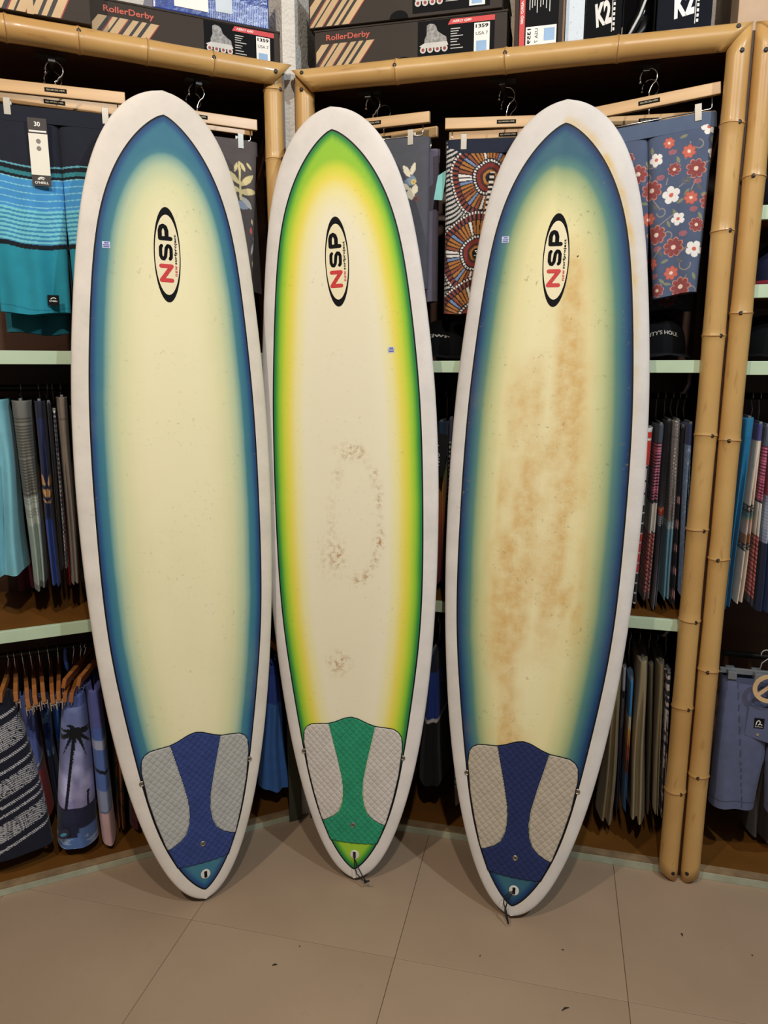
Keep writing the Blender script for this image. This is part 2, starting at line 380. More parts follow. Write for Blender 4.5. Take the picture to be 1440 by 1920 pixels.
# end caps
ends = np.array([[0, 0.0005, float(rocker(0)) - 0.03], [0, BL - 0.0005, float(rocker(1)) - 0.03]])
BV = np.concatenate([BV, ends]); e0 = NS * NR
capf = np.array([[e0, (j + 1) % NR, j, j] for j in range(NR)] + [[e0 + 1, (NS - 1) * NR + j, (NS - 1) * NR + (j + 1) % NR, (NS - 1) * NR + (j + 1) % NR] for j in range(NR)])
tp = PT0 + (PT1 - PT0) * (0.5 - 0.5 * np.cos(np.pi * np.linspace(0, 1, 500))); hp = half_pin(tp)
from mathutils.kdtree import KDTree
tpf = PT0 + (PT1 - PT0) * (0.5 - 0.5 * np.cos(np.pi * np.linspace(0, 1, 6000))); hpf = half_pin(tpf)
kd = KDTree(6000)
for k in range(6000): kd.insert((hpf[k], tpf[k] * BL, 0), k)
kd.balance()
dr = np.array([kd.find((p[0], p[1], 0))[2] for p in BV]); dl = np.array([kd.find((-p[0], p[1], 0))[2] for p in BV])
pd = np.minimum(dr, dl)
ins = (np.abs(BV[:, 0]) < half_pin(BV[:, 1] / BL)) & (BV[:, 1] > PT0 * BL) & (BV[:, 1] < PT1 * BL)
top = BV[:, 2] > rocker(BV[:, 1] / BL) - 0.0302
pd = np.where(ins, pd, -pd); pd = np.where(top, pd, -0.05)
soft = -np.log(np.exp(-18 * dl) + np.exp(-18 * dr)) / 18
ttv = BV[:, 1] / BL
wide = 1 + 0.12 * np.clip((ttv - 0.78) / 0.18, 0, 1)
gd = np.where(ins, np.maximum(soft, np.minimum(pd, 0.023)) / wide, 0)
def deck_material(name, stops, rim, stain_rgb, scuff, stain_amt=1.0, specks=False, grain=(26, 0.30, 0.66, 0.15)):
    t = NT(name)
    p = t.n('ShaderNodeAttribute', attribute_name='pin_distance').outputs['Fac']
    gg = t.n('ShaderNodeAttribute', attribute_name='fade').outputs['Fac']
    st = t.n('ShaderNodeAttribute', attribute_name='stain').outputs['Fac']
    wob = t.math('MULTIPLY_ADD', t.noise(5, 3), 0.008, -0.004)
    g2 = t.math('DIVIDE', t.math('ADD', gg, wob), 0.14)
    col = t.ramp(g2, [(a / 0.14, rgba(c)) for a, c in stops])
    fine = t.noise(grain[0], 8, rough=0.68)
    sm = t.math('MULTIPLY', st, t.math('MULTIPLY', t.ramp(fine, [(grain[1], (grain[3],) * 3), (grain[2], (1, 1, 1))]), stain_amt), clamp=True)
    col = t.mix(sm, col, rgba(stain_rgb))
    sc = t.math('MULTIPLY', t.ramp(t.noise(75, 8, rough=0.75), [(0.58, (0, 0, 0)), (0.66, (1, 1, 1))]), t.math('MULTIPLY', t.ramp(t.noise(7, 3), [(0.46, (0, 0, 0)), (0.60, (1, 1, 1))]), scuff))
    col = t.mix(sc, col, rgba((120, 112, 88)))
    if specks:
        sp = t.n('ShaderNodeAttribute', attribute_name='speck').outputs['Fac']
        vo = t.n('ShaderNodeTexVoronoi'); vo.inputs['Scale'].default_value = 60; t.l(t.obj(), vo.inputs['Vector'])
        col = t.mix(t.math('MULTIPLY', t.math('LESS_THAN', vo.outputs['Distance'], t.math('MULTIPLY', sp, 0.22)), t.math('GREATER_THAN', t.noise(31, 1), 0.55)), col, rgba((52, 40, 24)))
    rimc = t.ramp(t.noise(9, 7, rough=0.65), [(0.3, rgba(tuple(int(x * 0.93) for x in rim))), (0.65, rgba(rim))])
    rimc = t.mix(t.math('MULTIPLY', t.ramp(t.noise(48, 8, rough=0.75), [(0.63, (0, 0, 0)), (0.73, (1, 1, 1))]), 0.45), rimc, rgba((150, 140, 128)))
    rs = t.n('ShaderNodeAttribute', attribute_name='rim_stain').outputs['Fac']
    rimc = t.mix(t.math('MULTIPLY', rs, t.ramp(t.noise(20, 6), [(0.35, (0.2, 0.2, 0.2)), (0.65, (1, 1, 1))])), rimc, rgba((214, 178, 92)))
    col = t.mix(t.math('GREATER_THAN', p, 0.0), rimc, col)
    col = t.mix(t.math('LESS_THAN', t.math('ABSOLUTE', p), 0.0021), col, rgba((20, 22, 26)))
    t.l(col, t.b.inputs['Base Color'])
    t.l(t.ramp(t.noise(18, 6), [(0.3, (0.44, 0.44, 0.44)), (0.7, (0.58, 0.58, 0.58))]), t.b.inputs['Roughness'])
    t.b.inputs['Specular IOR Level'].default_value = 0.22
    t.bump(t.noise(240, 3), 0.03, 0.001)
    return t.m
u_, v_ = BV[:, 0], BV[:, 1]
def gs(u, v, su, sv): return np.exp(-((u_ - u) / su) ** 2 - ((v_ - v) / sv) ** 2)
def bandm(u0, v0, u1, v1, su):
    tt_ = np.clip((v_ - v0) / (v1 - v0), 0, 1); f = np.clip((v_ - v0 + 0.12) / 0.12, 0, 1) * np.clip((v1 - v_ + 0.12) / 0.12, 0, 1)
    return np.exp(-((u_ - (u0 + (u1 - u0) * tt_)) / su) ** 2) * f
ringd = np.abs(np.sqrt(((u_ - 0.028) / 0.072) ** 2 + ((v_ - 1.08) / 0.185) ** 2) - 1)
stM = np.clip(0.75 * np.exp(-(ringd / 0.09) ** 2) * np.clip((fbm(u_ * 24, v_ * 12) - 0.3) * 4, 0, 1) + 1.0 * gs(-0.037, 0.647, 0.026, 0.028) + 0.6 * gs(0.0, 1.275, 0.03, 0.012) + 0.7 * gs(0.095, 1.01, 0.012, 0.025) + 0.5 * gs(-0.05, 0.96, 0.03, 0.05), 0, 0.9)
nR = fbm(u_ * 22, v_ * 5 + 3); nR2 = fbm(u_ * 40 + 9, v_ * 16)
stR = (0.95 * bandm(0.080, 0.85, 0.038, 1.75, 0.040) + 0.95 * bandm(-0.062, 0.50, -0.085, 1.15, 0.042) + 0.75 * bandm(0.01, 0.80, -0.03, 1.45, 0.11) + 0.9 * gs(-0.062, 0.495, 0.06, 0.03) + 0.5 * gs(0.09, 0.75, 0.03, 0.2)) * np.clip((nR - 0.22) * 3.4, 0.15, 1) * np.clip(0.75 + 0.5 * nR2, 0, 1)
stR = np.clip(stR, 0, 0.75)
rsR = np.clip(np.exp(-((pd + 0.007) / 0.010) ** 2) * ((u_ > 0) & (v_ > 1.35)) * np.clip((v_ - 1.35) / 0.4, 0, 1) * 0.7 + np.exp(-((pd + 0.006) / 0.008) ** 2) * 0.18 * (u_ > 0), 0, 1)
spR = np.clip(1.2 * np.exp(-((u_ - 0.05) / 0.03) ** 2) * np.exp(-((v_ - 1.78) / 0.13) ** 2) + 0.7 * gs(0.014, 2.02, 0.012, 0.02), 0, 1)
z0 = np.zeros(len(BV)); stL = 0.10 * np.clip((fbm(u_ * 9, v_ * 5) - 0.45) * 4, 0, 1)
BOARDS = [
 dict(key='L', T=(-0.5141, 1.8316), a=27.04, b=6.49, c=-1.01, label='surfboard with blue fading to plain cream deck and no leash cord',
      stops=[(0, (34, 58, 100)), (0.009, (44, 84, 130)), (0.017, (56, 114, 140)), (0.031, (70, 128, 142)), (0.037, (124, 164, 154)), (0.052, (184, 200, 166)), (0.076, (220, 220, 174)), (0.11, (238, 230, 186)), (0.14, (242, 234, 192))],
      rim=(230, 221, 210), stain_rgb=(190, 180, 130), scuff=0.4, st=stL, rs=z0, sp=z0, pad=(44, 62, 120), side=(172, 172, 168), sticker=(-0.154, 1.804), leash=None, tailfade=1),
 dict(key='M', T=(-0.0865, 1.9175), a=-12.78, b=6.55, c=2.60, label='surfboard with green and yellow fade around a cream deck',
      stops=[(0, (30, 108, 70)), (0.008, (58, 146, 62)), (0.020, (146, 200, 56)), (0.036, (210, 218, 70)), (0.052, (238, 222, 96)), (0.072, (242, 232, 166)), (0.10, (242, 234, 204)), (0.14, (240, 231, 202))],
      rim=(232, 225, 219), stain_rgb=(176, 128, 66), scuff=0.3, st=stM, rs=z0, sp=z0, pad=(34, 142, 104), side=(202, 195, 187), sticker=(0.141, 1.545), leash='M', tailfade=1),
 dict(key='R', T=(0.3548, 1.7645), a=-17.0, b=9.45, c=-0.87, label='worn surfboard with blue fade and brown stained cream deck',
      stops=[(0, (20, 40, 70)), (0.009, (34, 68, 110)), (0.022, (58, 104, 120)), (0.036, (86, 132, 122)), (0.046, (146, 166, 124)), (0.066, (196, 200, 146)), (0.095, (232, 222, 168)), (0.14, (240, 230, 182))],
      rim=(222, 216, 210), stain_rgb=(212, 168, 94), scuff=0.75, st=stR, rs=rsR, sp=spR, pad=(25, 38, 86), side=(180, 168, 150), sticker=(-0.141, 1.849), leash='R', tailfade=1)]
def pad_edges(v):
    out = np.interp(v, [0.10, 0.14, 0.18, 0.25, 0.32, 0.40, 0.44, 0.455], [0.066, 0.084, 0.100, 0.121, 0.138, 0.150, 0.149, 0.138])
    return out
def pad_inner(v): return np.interp(v, [0.165, 0.172, 0.185, 0.20, 0.225, 0.26, 0.30, 0.36, 0.42, 0.47], [0.105, 0.085, 0.060, 0.044, 0.034, 0.030, 0.033, 0.046, 0.061, 0.073])
def pad_top(u):
    a = abs(u)
    return float(np.interp(a, [0, 0.02, 0.05, 0.073, 0.10, 0.125, 0.14, 0.148, 0.152], [0.487, 0.483, 0.470, 0.463, 0.461, 0.458, 0.449, 0.436, 0.42]))
def pad_bottom(u): return float(np.interp(abs(u), [0, 0.04, 0.07], [0.108, 0.109, 0.112]))
def pad_piece(name, mat, parent, kind):
    """kind 0 centre, -1 / +1 side pads; grooved diamond foam, built as a height field on the deck"""
    st = 0.0019; mb_v = []; nu = 0
    if kind == 0:
        us = np.arange(-0.105, 0.1051, st)
    else: us = np.arange(0.026, 0.1521, st) * kind
    vv = np.arange(0.106, 0.49, st)
    U, V = np.meshgrid(us, vv); A = np.abs(U)
    topv = np.vectorize(pad_top)(U); out = pad_edges(V); inn = pad_inner(V)
    if kind == 0:
        lim = np.where(V < 0.165, out, np.minimum(inn, out)) - 0.0008
        dist = np.minimum(np.minimum(lim - A, topv - V), V - np.vectorize(pad_bottom)(U))
    else:
        lo = np.interp(A, [0.03, 0.034, 0.044, 0.060, 0.085, 0.105], [0.26, 0.225, 0.20, 0.185, 0.172, 0.165])
        dist = np.minimum(np.minimum(out - A, A - inn - 0.0008), np.minimum(topv - V, V - lo))
    d1 = np.abs(((U + V) / 0.0205 + 0.25) % 1 - 0.5) * 0.0205 * 0.707; d2 = np.abs(((U - V) / 0.0205 + 0.25) % 1 - 0.5) * 0.0205 * 0.707
    dm = np.minimum(0.00725 - d1, 0.00725 - d2)
    rel = 0.0022 * np.clip(dm / 0.0028, 0, 1) ** 0.7
    H = (0.0026 + rel) * np.clip(dist / 0.0022, 0, 1) ** 0.5
    Z = deck_z(U, V) + np.where(dist > 0, H, -0.0012)
    keep = dist > -st * 1.5
    idx = -np.ones(U.shape, int); idx[keep] = np.arange(keep.sum())
    P = np.stack([U[keep], V[keep], Z[keep]], -1)
    q = np.stack([idx[:-1, :-1], idx[:-1, 1:], idx[1:, 1:], idx[1:, :-1]], -1).reshape(-1, 4); q = q[(q >= 0).all(1)]
    if kind < 0: q = q[:, ::-1]
    return npmesh(name, P, q, mat, parent, smooth=False)
LETN = [[(0.005, 0.005), (0.005, 0.032), (0.041, 0.005), (0.041, 0.032)]]
LETS = [[(0.0055 + 0.0175 + 0.0175 * x, 0.0185 + 0.0135 * y) for x, y in ((0.9, 0.78), (0.7, 0.96), (0.3, 1.0), (-0.5, 1.0), (-0.9, 0.75), (-0.95, 0.4), (-0.6, 0.1), (0.0, 0.0), (0.6, -0.1), (0.95, -0.4), (0.9, -0.75), (0.5, -1.0), (-0.3, -1.0), (-0.7, -0.96), (-0.9, -0.78))]]
LETP = [[(0.005, 0.005), (0.005, 0.032), (0.024, 0.032), (0.033, 0.029), (0.036, 0.0235), (0.033, 0.018), (0.024, 0.015), (0.006, 0.015)]]
CREAM = M('logo_cream', (238, 226, 188), 0.5, var=0.03)
RIMCORD = M('black_cord', (14, 14, 16), 0.6)
SCREW = M('screw_metal', (150, 140, 126), 0.35, metal=0.7)
STICK = M('price_sticker', (205, 210, 232), 0.6, var=0.05); STICKP = M('sticker_print', (96, 100, 168), 0.6)
PLUGW = M('plug_white', (222, 216, 206), 0.5, var=0.1)
FINM = M('fin_black', (26, 28, 32), 0.4)
for B in BOARDS:
    a, b, c = (math.radians(B[k]) for k in 'abc')
    uxv = Vector((math.cos(a), math.sin(a), 0)); nb = Vector((-math.sin(a), math.cos(a), 0)); zz = Vector((0, 0, 1))
    vv = math.cos(b) * zz + math.sin(b) * nb; nn = -(math.cos(b) * nb - math.sin(b) * zz)
    u2 = math.cos(c) * uxv + math.sin(c) * vv; v2 = -math.sin(c) * uxv + math.cos(c) * vv
    mw = Matrix(((u2.x, v2.x, nn.x, B['T'][0]), (u2.y, v2.y, nn.y, B['T'][1]), (u2.z, v2.z, nn.z, 0.012), (0, 0, 0, 1)))
    r = thing('surfboard', B['label'], 'surfboard', mw, None)
    mat = deck_material('deck_' + {'L': 'blue', 'M': 'green', 'R': 'worn_blue'}[B['key']], B['stops'], B['rim'], B['stain_rgb'], B['scuff'], stain_amt=1.25 if B['key'] == 'R' else 1.0, grain=(30, 0.25, 0.72, 0.25) if B['key'] != 'M' else (70, 0.46, 0.60, 0.0), specks=B['key'] == 'R')
    Fall = np.concatenate([BF, capf])
    me = bpy.data.meshes.new('hull'); me.from_pydata(BV.tolist(), [], [tuple(dict.fromkeys(f)) for f in Fall.tolist()]); me.update()
    for nm, arr in dict(pin_distance=pd, fade=gd, stain=B['st'], rim_stain=B['rs'], speck=B['sp']).items():
        at_ = me.attributes.new(nm, 'FLOAT', 'POINT'); arr = np.where(u_ > 0, arr * 0.88, arr) if nm == 'fade' and B['key'] == 'R' else arr; at_.data.foreach_set('value', np.asarray(arr, float))
    link('hull', me, mat, r, smooth=True)
    def dk(u, v, h=0.0): return (u, v, float(deck_z(u, v)) + h)
    # logo: ring, inside, letters
    lc = (-0.004, 1.790)
    def ell(aa, bb, h, name, m):
        mb = MB(); n = 64; rings = 6; vs = []; fs = []
        for k in range(1, rings + 1):
            for j in range(n):
                an = 2 * math.pi * j / n; vs.append(dk(lc[0] + bb * k / rings * math.cos(an), lc[1] + aa * k / rings * math.sin(an), h))
        vs.append(dk(lc[0], lc[1], h)); ce = len(vs) - 1
        fs = [(ce, j, (j + 1) % n) for j in range(n)] + [(k * n + j, (k + 1) * n + j, (k + 1) * n + (j + 1) % n, k * n + (j + 1) % n) for k in range(rings - 1) for j in range(n)]
        return mb.add(vs, fs).build(name, m, r, smooth=True)
    lo = ell(0.1195, 0.0342, 0.0007, 'logo_ring', BLACKP); ell(0.1005, 0.0315, 0.0011, 'logo_field', CREAM)
    for nm, ls, v0, m in (('logo_letter', LETN, 1.7215, REDP), ('logo_letter', LETS, 1.7740, BLACKP), ('logo_letter', LETP, 1.8265, BLACKP)):
        strokes([[p for k in range(len(pl) - 1) for p in ((pl[k][0] + (pl[k + 1][0] - pl[k][0]) * e / 4, pl[k][1] + (pl[k + 1][1] - pl[k][1]) * e / 4) for e in range(4))] + [pl[-1]] for pl in ls], 0.0043 if ls is LETS else 0.0052,
                lambda x, y, v0=v0: dk(0.0110 - y, v0 + x, 0.0016)).build(nm, m, r)
    text('logo_lettering', 'new', REDP, r, lambda x, y: dk(0.0178 - y, 1.7515 + x, 0.0016), width=0.027, height=0.0058, bold=0.02, space=1.15)
    text('logo_lettering', 'surfproject', BLACKP, r, lambda x, y: dk(0.0178 - y, 1.8055 + x, 0.0016), width=0.075, height=0.0085, bold=0.035, space=1.1)
    # price sticker
    su, sv = B['sticker']
    so = MB().add([dk(su - 0.0095, sv - 0.008, 0.0008), dk(su + 0.0095, sv - 0.008, 0.0008), dk(su + 0.0095, sv + 0.008, 0.0008), dk(su - 0.0095, sv + 0.008, 0.0008)], [(0, 1, 2, 3)]).build('price_sticker', STICK, r)
    for k, (y0, y1, x0, x1) in enumerate(((0.003, 0.0062, -0.005, 0.006), (-0.0012, 0.0008, -0.008, 0.008), (-0.006, -0.003, -0.007, 0.007))):
        MB().add([dk(su + x0, sv + y0, 0.0012), dk(su + x1, sv + y0, 0.0012), dk(su + x1, sv + y1, 0.0012), dk(su + x0, sv + y1, 0.0012)], [(0, 1, 2, 3)]).build('sticker_print', STICKP, so)
    # traction pad
    pm = M('pad_' + B['key'], B['pad'], 0.85, var=0.12, scale=30, bump=0.2, bscale=500); sm_ = M('padside_' + B['key'], B['side'], 0.85, var=0.07, scale=25, bump=0.2, bscale=500)
    pad_piece('pad_centre', pm, r, 0); pad_piece('pad_side', sm_, r, -1); pad_piece('pad_side', sm_, r, 1)
    outl = [(-x, y) for x, y in []]
    us = np.linspace(-0.152, 0.152, 60); topl = [dk(x, pad_top(x) + 0.0006, 0.0016) for x in us]
    lft = [dk(-pad_edges(y) - 0.0006, y, 0.0012) for y in np.linspace(0.112, 0.425, 30)]; rgt = [dk(pad_edges(y) + 0.0006, y, 0.0012) for y in np.linspace(0.425, 0.112, 30)]
    MB().tube(lft + topl[1:-1] + rgt, 0.0014, 5).build('pad_border', BLACKP, r)
    for su, sv in ((-0.151, 0.372), (0.151, 0.373), (0.0, 0.165)):
        h0 = 0.004 if su == 0 else 0.0
        f = lambda x, y, h, su=su, sv=sv, h0=h0: (su + x, sv + y, float(deck_z(su, sv)) + h0 + h)
        sc = MB().lathe([(0.0075, -0.004), (0.0075, 0.0015), (0.0062, 0.0024), (0.0040, 0.0012)], f, 16).build('fin_screw', SCREW, r)
        MB().box(su - 0.0024, su + 0.0024, sv - 0.0007, sv + 0.0007, float(deck_z(su, sv)) + h0 + 0.001, float(deck_z(su, sv)) + h0 + 0.0021).build('screw_slot', BLACKP, sc)
    pu, pv = 0.003, 0.0735
    f = lambda x, y, h: (pu + x, pv + y, float(deck_z(pu, pv)) + h)
    po = MB().lathe([(0.0135, -0.004), (0.0135, 0.0014), (0.012, 0.0022), (0.004, 0.0022)], f, 24).build('leash_plug', PLUGW, r)
    pz = float(deck_z(pu, pv))
    MB().box(pu - 0.004, pu + 0.004, pv - 0.009, pv + 0.009, pz + 0.0005, pz + 0.004).build('plug_insert', BLACKP, po, bevel=0.001)
    if B['leash'] == 'M':
        pts = [(pu, pv + 0.006, pz + 0.006), (pu + 0.001, pv - 0.006, pz + 0.009), (pu + 0.003, pv - 0.03, pz + 0.012), (pu + 0.010, pv - 0.05, pz + 0.016), (pu + 0.026, pv - 0.062, pz + 0.02), (pu + 0.040, pv - 0.064, pz + 0.026)]
        pt2 = [(pu, pv + 0.004, pz + 0.006), (pu + 0.002, pv - 0.008, pz + 0.009), (pu + 0.012, pv - 0.03, pz + 0.012), (pu + 0.026, pv - 0.05, pz + 0.018), (pu + 0.040, pv - 0.064, pz + 0.026)]
        mb = MB().tube(pts, 0.0018, 6).tube(pt2, 0.0018, 6)
        mb.tube([(pu + 0.036, pv - 0.066, pz + 0.026), (pu + 0.050, pv - 0.058, pz + 0.03)], [0.004, 0.003], 6).build('leash_string', RIMCORD, r, smooth=True)
    if B['leash'] == 'R':
        mb = MB().tube([(pu, pv, pz + 0.006), (pu - 0.012, pv - 0.002, pz + 0.012), (pu - 0.024, pv - 0.018, pz + 0.014), (pu - 0.024, pv - 0.034, pz + 0.016), (pu - 0.018, pv - 0.046, pz + 0.018)], 0.0016, 6)
        mb.tube([(pu, pv, pz + 0.006), (pu - 0.006, pv - 0.008, pz + 0.012), (pu - 0.014, pv - 0.026, pz + 0.014), (pu - 0.018, pv - 0.046, pz + 0.018)], 0.0016, 6)
        mb.tube([(pu - 0.019, pv - 0.042, pz + 0.018), (pu - 0.017, pv - 0.052, pz + 0.02), (pu - 0.012, pv - 0.066, pz + 0.024), (pu - 0.006, pv - 0.080, pz + 0.03)], [0.0022, 0.0036, 0.0034, 0.002], 6).build('leash_string', RIMCORD, r, smooth=True)
    # fins on the underside
    for fu, fv, sgn in ((-0.12, 0.37, -1), (0.12, 0.37, 1), (0.0, 0.16, 0)):
        zb = float(rocker(fv / BL)) - 0.03 - 0.55 * float(hthick(fv / BL))
        prof = [(0.055, 0.0), (-0.055, 0.0), (-0.078, -0.05), (-0.085, -0.095), (-0.06, -0.095), (-0.01, -0.06), (0.03, -0.025)]
        MB().prism(prof, lambda x, y, k: (fu + k - 0.003, fv + x, zb + y), 0.006).build('fin', FINM, r)

# ------------------------------------------------------------------ cloth
def clin(A):
    A = np.asarray(A, float) / 255.0
    return np.where(A <= 0.04045, A / 12.92, ((A + 0.055) / 1.055) ** 2.4)
def full(x, c): return np.tile(np.array(c, float), (len(x), 1))
def plain(c, var=0.0):
    def f(x, y, v): return full(x, c) * (1 - var * (fbm(x * 60 + 3, v * 60) > 0.5))[:, None]
    return f
def seg(*items):
    """bands from the top down: (end, colour) or (end, colour, colour2, period, share)"""
    def f(x, y, v):
        C = full(x, items[-1][1]); prev = 0.0
        for it in items:
            m = (v >= prev) & (v < it[0])
            C[m] = it[1]
            if len(it) > 2:
                k = m & (((v - prev) / it[3]) % 1 < it[4]); C[k] = it[2]
            prev = it[0]
        return C
    return f
def fill(C, mask, c, a=1.0): C[mask] = C[mask] * (1 - a) + np.array(c, float) * a
def build_hung(name, label, U, sT, wT, zT, sB, wB, zB, d0, d1, colf, seed=0, legs=True, amp=0.004, res=0.004, group=None, nc=72, rail_z=None, wire=True, cat='shorts', parts=None, obj=None):
    amp = min(amp, 0.085 * wB)
    rd = random.Random(seed * 31 + 5); Lh = zT - zB; rows = max(20, int(Lh / res)); dep = d1 - d0
    th = np.linspace(0, 2 * np.pi, nc, endpoint=False); v = np.linspace(0, 1, rows)
    TH, V = np.meshgrid(th, v)
    w = wT + (wB - wT) * V ** 0.75; dd = dep * (0.86 + 0.14 * np.sqrt(V))
    ct, st = np.cos(TH), np.sin(TH)
    X = w / 2 * np.sign(ct) * np.abs(ct) ** 0.65; Y = dd / 2 * np.sign(st) * np.abs(st) ** 0.65
    p = [rd.uniform(0, 6.28) for _ in range(5)]
    front = np.clip(-st, 0, 1) ** 2
    xr = X / (w / 2)
    if legs:
        nd = np.clip((V - 0.18) / 0.5, 0, 1); off = 0.25 * math.sin(p[0])
        Y = Y + nd * 0.045 * front * np.exp(-((xr - off) / 0.22) ** 2)
    Y = Y + front * amp * np.clip(V * 3, 0, 1) * np.sin(xr * (2.2 + rd.random()) * 2 + p[1] + V * 1.5) * 1.3
    X = X + amp * V * np.sin(Y * 38 + p[2] + V * 2) + amp * 0.5 * np.sin(V * 7 + p[3]) * (0.3 + V)
    cs = (sB - sT) * V
    Z = -V * Lh + 0.004 * np.sin(xr * 2.5 + p[4]) * V
    Xl, Yl = X, Y
    P = np.stack([X + cs, Y, Z], -1)
    cap = P[0].copy(); cap[:, 0] *= 0.15; cap[:, 1] *= 0.9; cap[:, 2] -= 0.004
    P = np.concatenate([cap[None], P]).reshape(-1, 3)
    vm = np.concatenate([np.zeros((1, nc)), V * Lh]).ravel()
    xx = np.concatenate([Xl[:1], Xl]).ravel(); yy = np.concatenate([Yl[:1], Yl]).ravel()
    C = clin(np.clip(colf(xx, yy, vm), 0, 255))
    R_ = rows + 1
    a, b = np.meshgrid(np.arange(R_ - 1), np.arange(nc), indexing='ij')
    F = np.stack([a * nc + b, (a + 1) * nc + b, (a + 1) * nc + (b + 1) % nc, a * nc + (b + 1) % nc], -1).reshape(-1, 4)
    o = npmesh(name, P, F, CLOTH, None, True, C, mw=at(U, sT, (d0 + d1) / 2, zT))
    tag(o, label, cat, group)
    if rail_z and wire: hanger_wire(U, sT, rail_z, zT, d0, d1, label, group)
    return o
RACK = []
def hung(name, label, U, sT, wT, zT, sB, wB, zB, d0, d1, colf, seed=0, **kw):
    RACK.append(dict(name=name, label=label, U=U, sT=sT, wT=wT, zT=zT, sB=sB, wB=wB, zB=zB, d0=d0, d1=d1, colf=colf, seed=seed, **kw)); return RACK[-1]
def fill_racks():
    # neighbours on one rail hang side by side: trim their widths until they only touch
    for it in range(30):
        for i, p in enumerate(RACK):
            for q in RACK[i + 1:]:
                if p['U'] is not q['U'] or p.get('rail_z') != q.get('rail_z') or p['d1'] <= q['d0'] or q['d1'] <= p['d0']: continue
                a, b = (p, q) if p['sT'] + p['sB'] < q['sT'] + q['sB'] else (q, p)
                for S_, W_ in (('sT', 'wT'), ('sB', 'wB')):
                    k = 0.0012 + sum(min(g_.get('amp', 0.004), 0.085 * g_['wB']) for g_ in (a, b)) * (0.25 if S_ == 'sT' else 1.75)
                    ov = a[S_] + a[W_] / 2 + k - (b[S_] - b[W_] / 2)
                    if ov > 0:
                        e = min(ov, 0.02) * 0.25
                        a[S_] -= e / 2; b[S_] += e / 2
                        for g_ in (a, b): g_[W_] = max(0.009, g_[W_] - e / 2 * 1.0)
    for p in RACK: p['obj'] = build_hung(**p)
def hanger_wire(U, s, zr, zt, d0, d1, what, group=None):
    r = thing('wire_hanger', 'wire hanger of the ' + what, 'hanger', at(U, s, 0.2, zt), ('hangers of the ' + group) if group else None)
    h = zr - zt; sw = random.uniform(-0.012, 0.012); pts = []
    for k in range(9):
        an = math.radians(200 - 27 * k); pts.append((0.0, 0.013 * math.cos(an), h + 0.013 * math.sin(an) - 0.002))
    pts += [(sw * 0.3, 0.008, h - 0.022), (sw * 0.6, 0.001, max(0.012, h * 0.45)), (0.0, 0.0, 0.004)]
    MB().tube(pts, 0.0019, 6).build('hook', GREYWIRE, r, smooth=True)
    MB().box(-0.004, 0.004, d0 - 0.2 + 0.02, d1 - 0.2 - 0.02, -0.006, 0.006).build('bar', CLEAR, r, bevel=0.001)

def front_shorts(name, label, mw, Wd, Lh, colf, hem_in=0.0, flare=0.0, crotch=0.55, gap=0.012, res=0.0017, seed=0, band=0.035, bandc=(40, 45, 60), group=None, thick=0.034, amp=0.004):
    r = thing(name, label, 'shorts', mw, group); rd = random.Random(seed)
    rows = int(Lh / res); V = np.linspace(0, 1, rows)
    ph = [rd.uniform(0, 6.28) for _ in range(6)]
    for side_ in (-1, 1):
        nf = int(Wd / 2 / res); e = np.concatenate([np.sin(np.linspace(-np.pi / 2, np.pi / 2, nf)) * 0.35 + np.linspace(-1, 1, nf) * 0.65, np.linspace(1, -1, 12)[1:-1]])
        fr = np.concatenate([np.ones(nf), np.zeros(10)])
        E_, VV = np.meshgrid(e, V); FR = np.meshgrid(fr, V)[0]
        xin = gap / 2 * np.clip((VV - crotch) / (1 - crotch), 0, 1) ** 0.7
        xout = Wd / 2 + flare * VV - hem_in * VV * (1 if side_ > 0 else 0.6)
        X = (xin + (xout - xin) * (E_ + 1) / 2) * side_
        prof = np.clip(1 - np.abs(E_) ** 6, 0, 1) ** 0.5
        T = thick / 2 * (0.55 + 0.9 * np.sqrt(VV))
        Y = np.where(FR > 0, -1, 1) * T * prof
        A = amp * np.clip(VV * 1.6 - 0.1, 0, 1.3)
        Y = Y + A * (np.sin(X * 46 + ph[0] + VV * 1.2) + 0.6 * np.sin(X * 95 + ph[1] - VV * 2)) * prof
        Z = -VV * Lh + 0.004 * np.sin(X * 40 + ph[2]) * VV
        P = np.stack([X, Y, Z], -1).reshape(-1, 3); nc = len(e)
        C = clin(np.clip(colf(X.ravel(), FR.ravel(), (VV * Lh).ravel()), 0, 255))
        a, b = np.meshgrid(np.arange(rows - 1), np.arange(nc), indexing='ij')
        F = np.stack([a * nc + b, (a + 1) * nc + b, (a + 1) * nc + (b + 1) % nc, a * nc + (b + 1) % nc], -1).reshape(-1, 4)
        if side_ < 0: F = F[:, ::-1]
        npmesh('leg', P, F, CLOTH, r, True, C)
    # waistband, a little proud
    nx = 40; xs = np.linspace(-Wd / 2 - 0.002, Wd / 2 + 0.002, nx); P = []; zz = np.linspace(0.002, -band, 6)
    for z in zz:
        T = thick / 2 * 0.62 + 0.0035
        for x in xs: P.append((x, -T * max(0, 1 - abs(x / (Wd / 2 + 0.002)) ** 8) ** 0.5, z))
        for x in xs[::-1][1:-1]: P.append((x, T * max(0, 1 - abs(x / (Wd / 2 + 0.002)) ** 8) ** 0.5, z))
    nc = 2 * nx - 2; a, b = np.meshgrid(np.arange(5), np.arange(nc), indexing='ij')
    F = np.stack([a * nc + b, (a + 1) * nc + b, (a + 1) * nc + (b + 1) % nc, a * nc + (b + 1) % nc], -1).reshape(-1, 4)
    npmesh('waistband', np.array(P), F, CLOTH, r, True, clin(full(np.zeros(len(P)), bandc)))
    return r
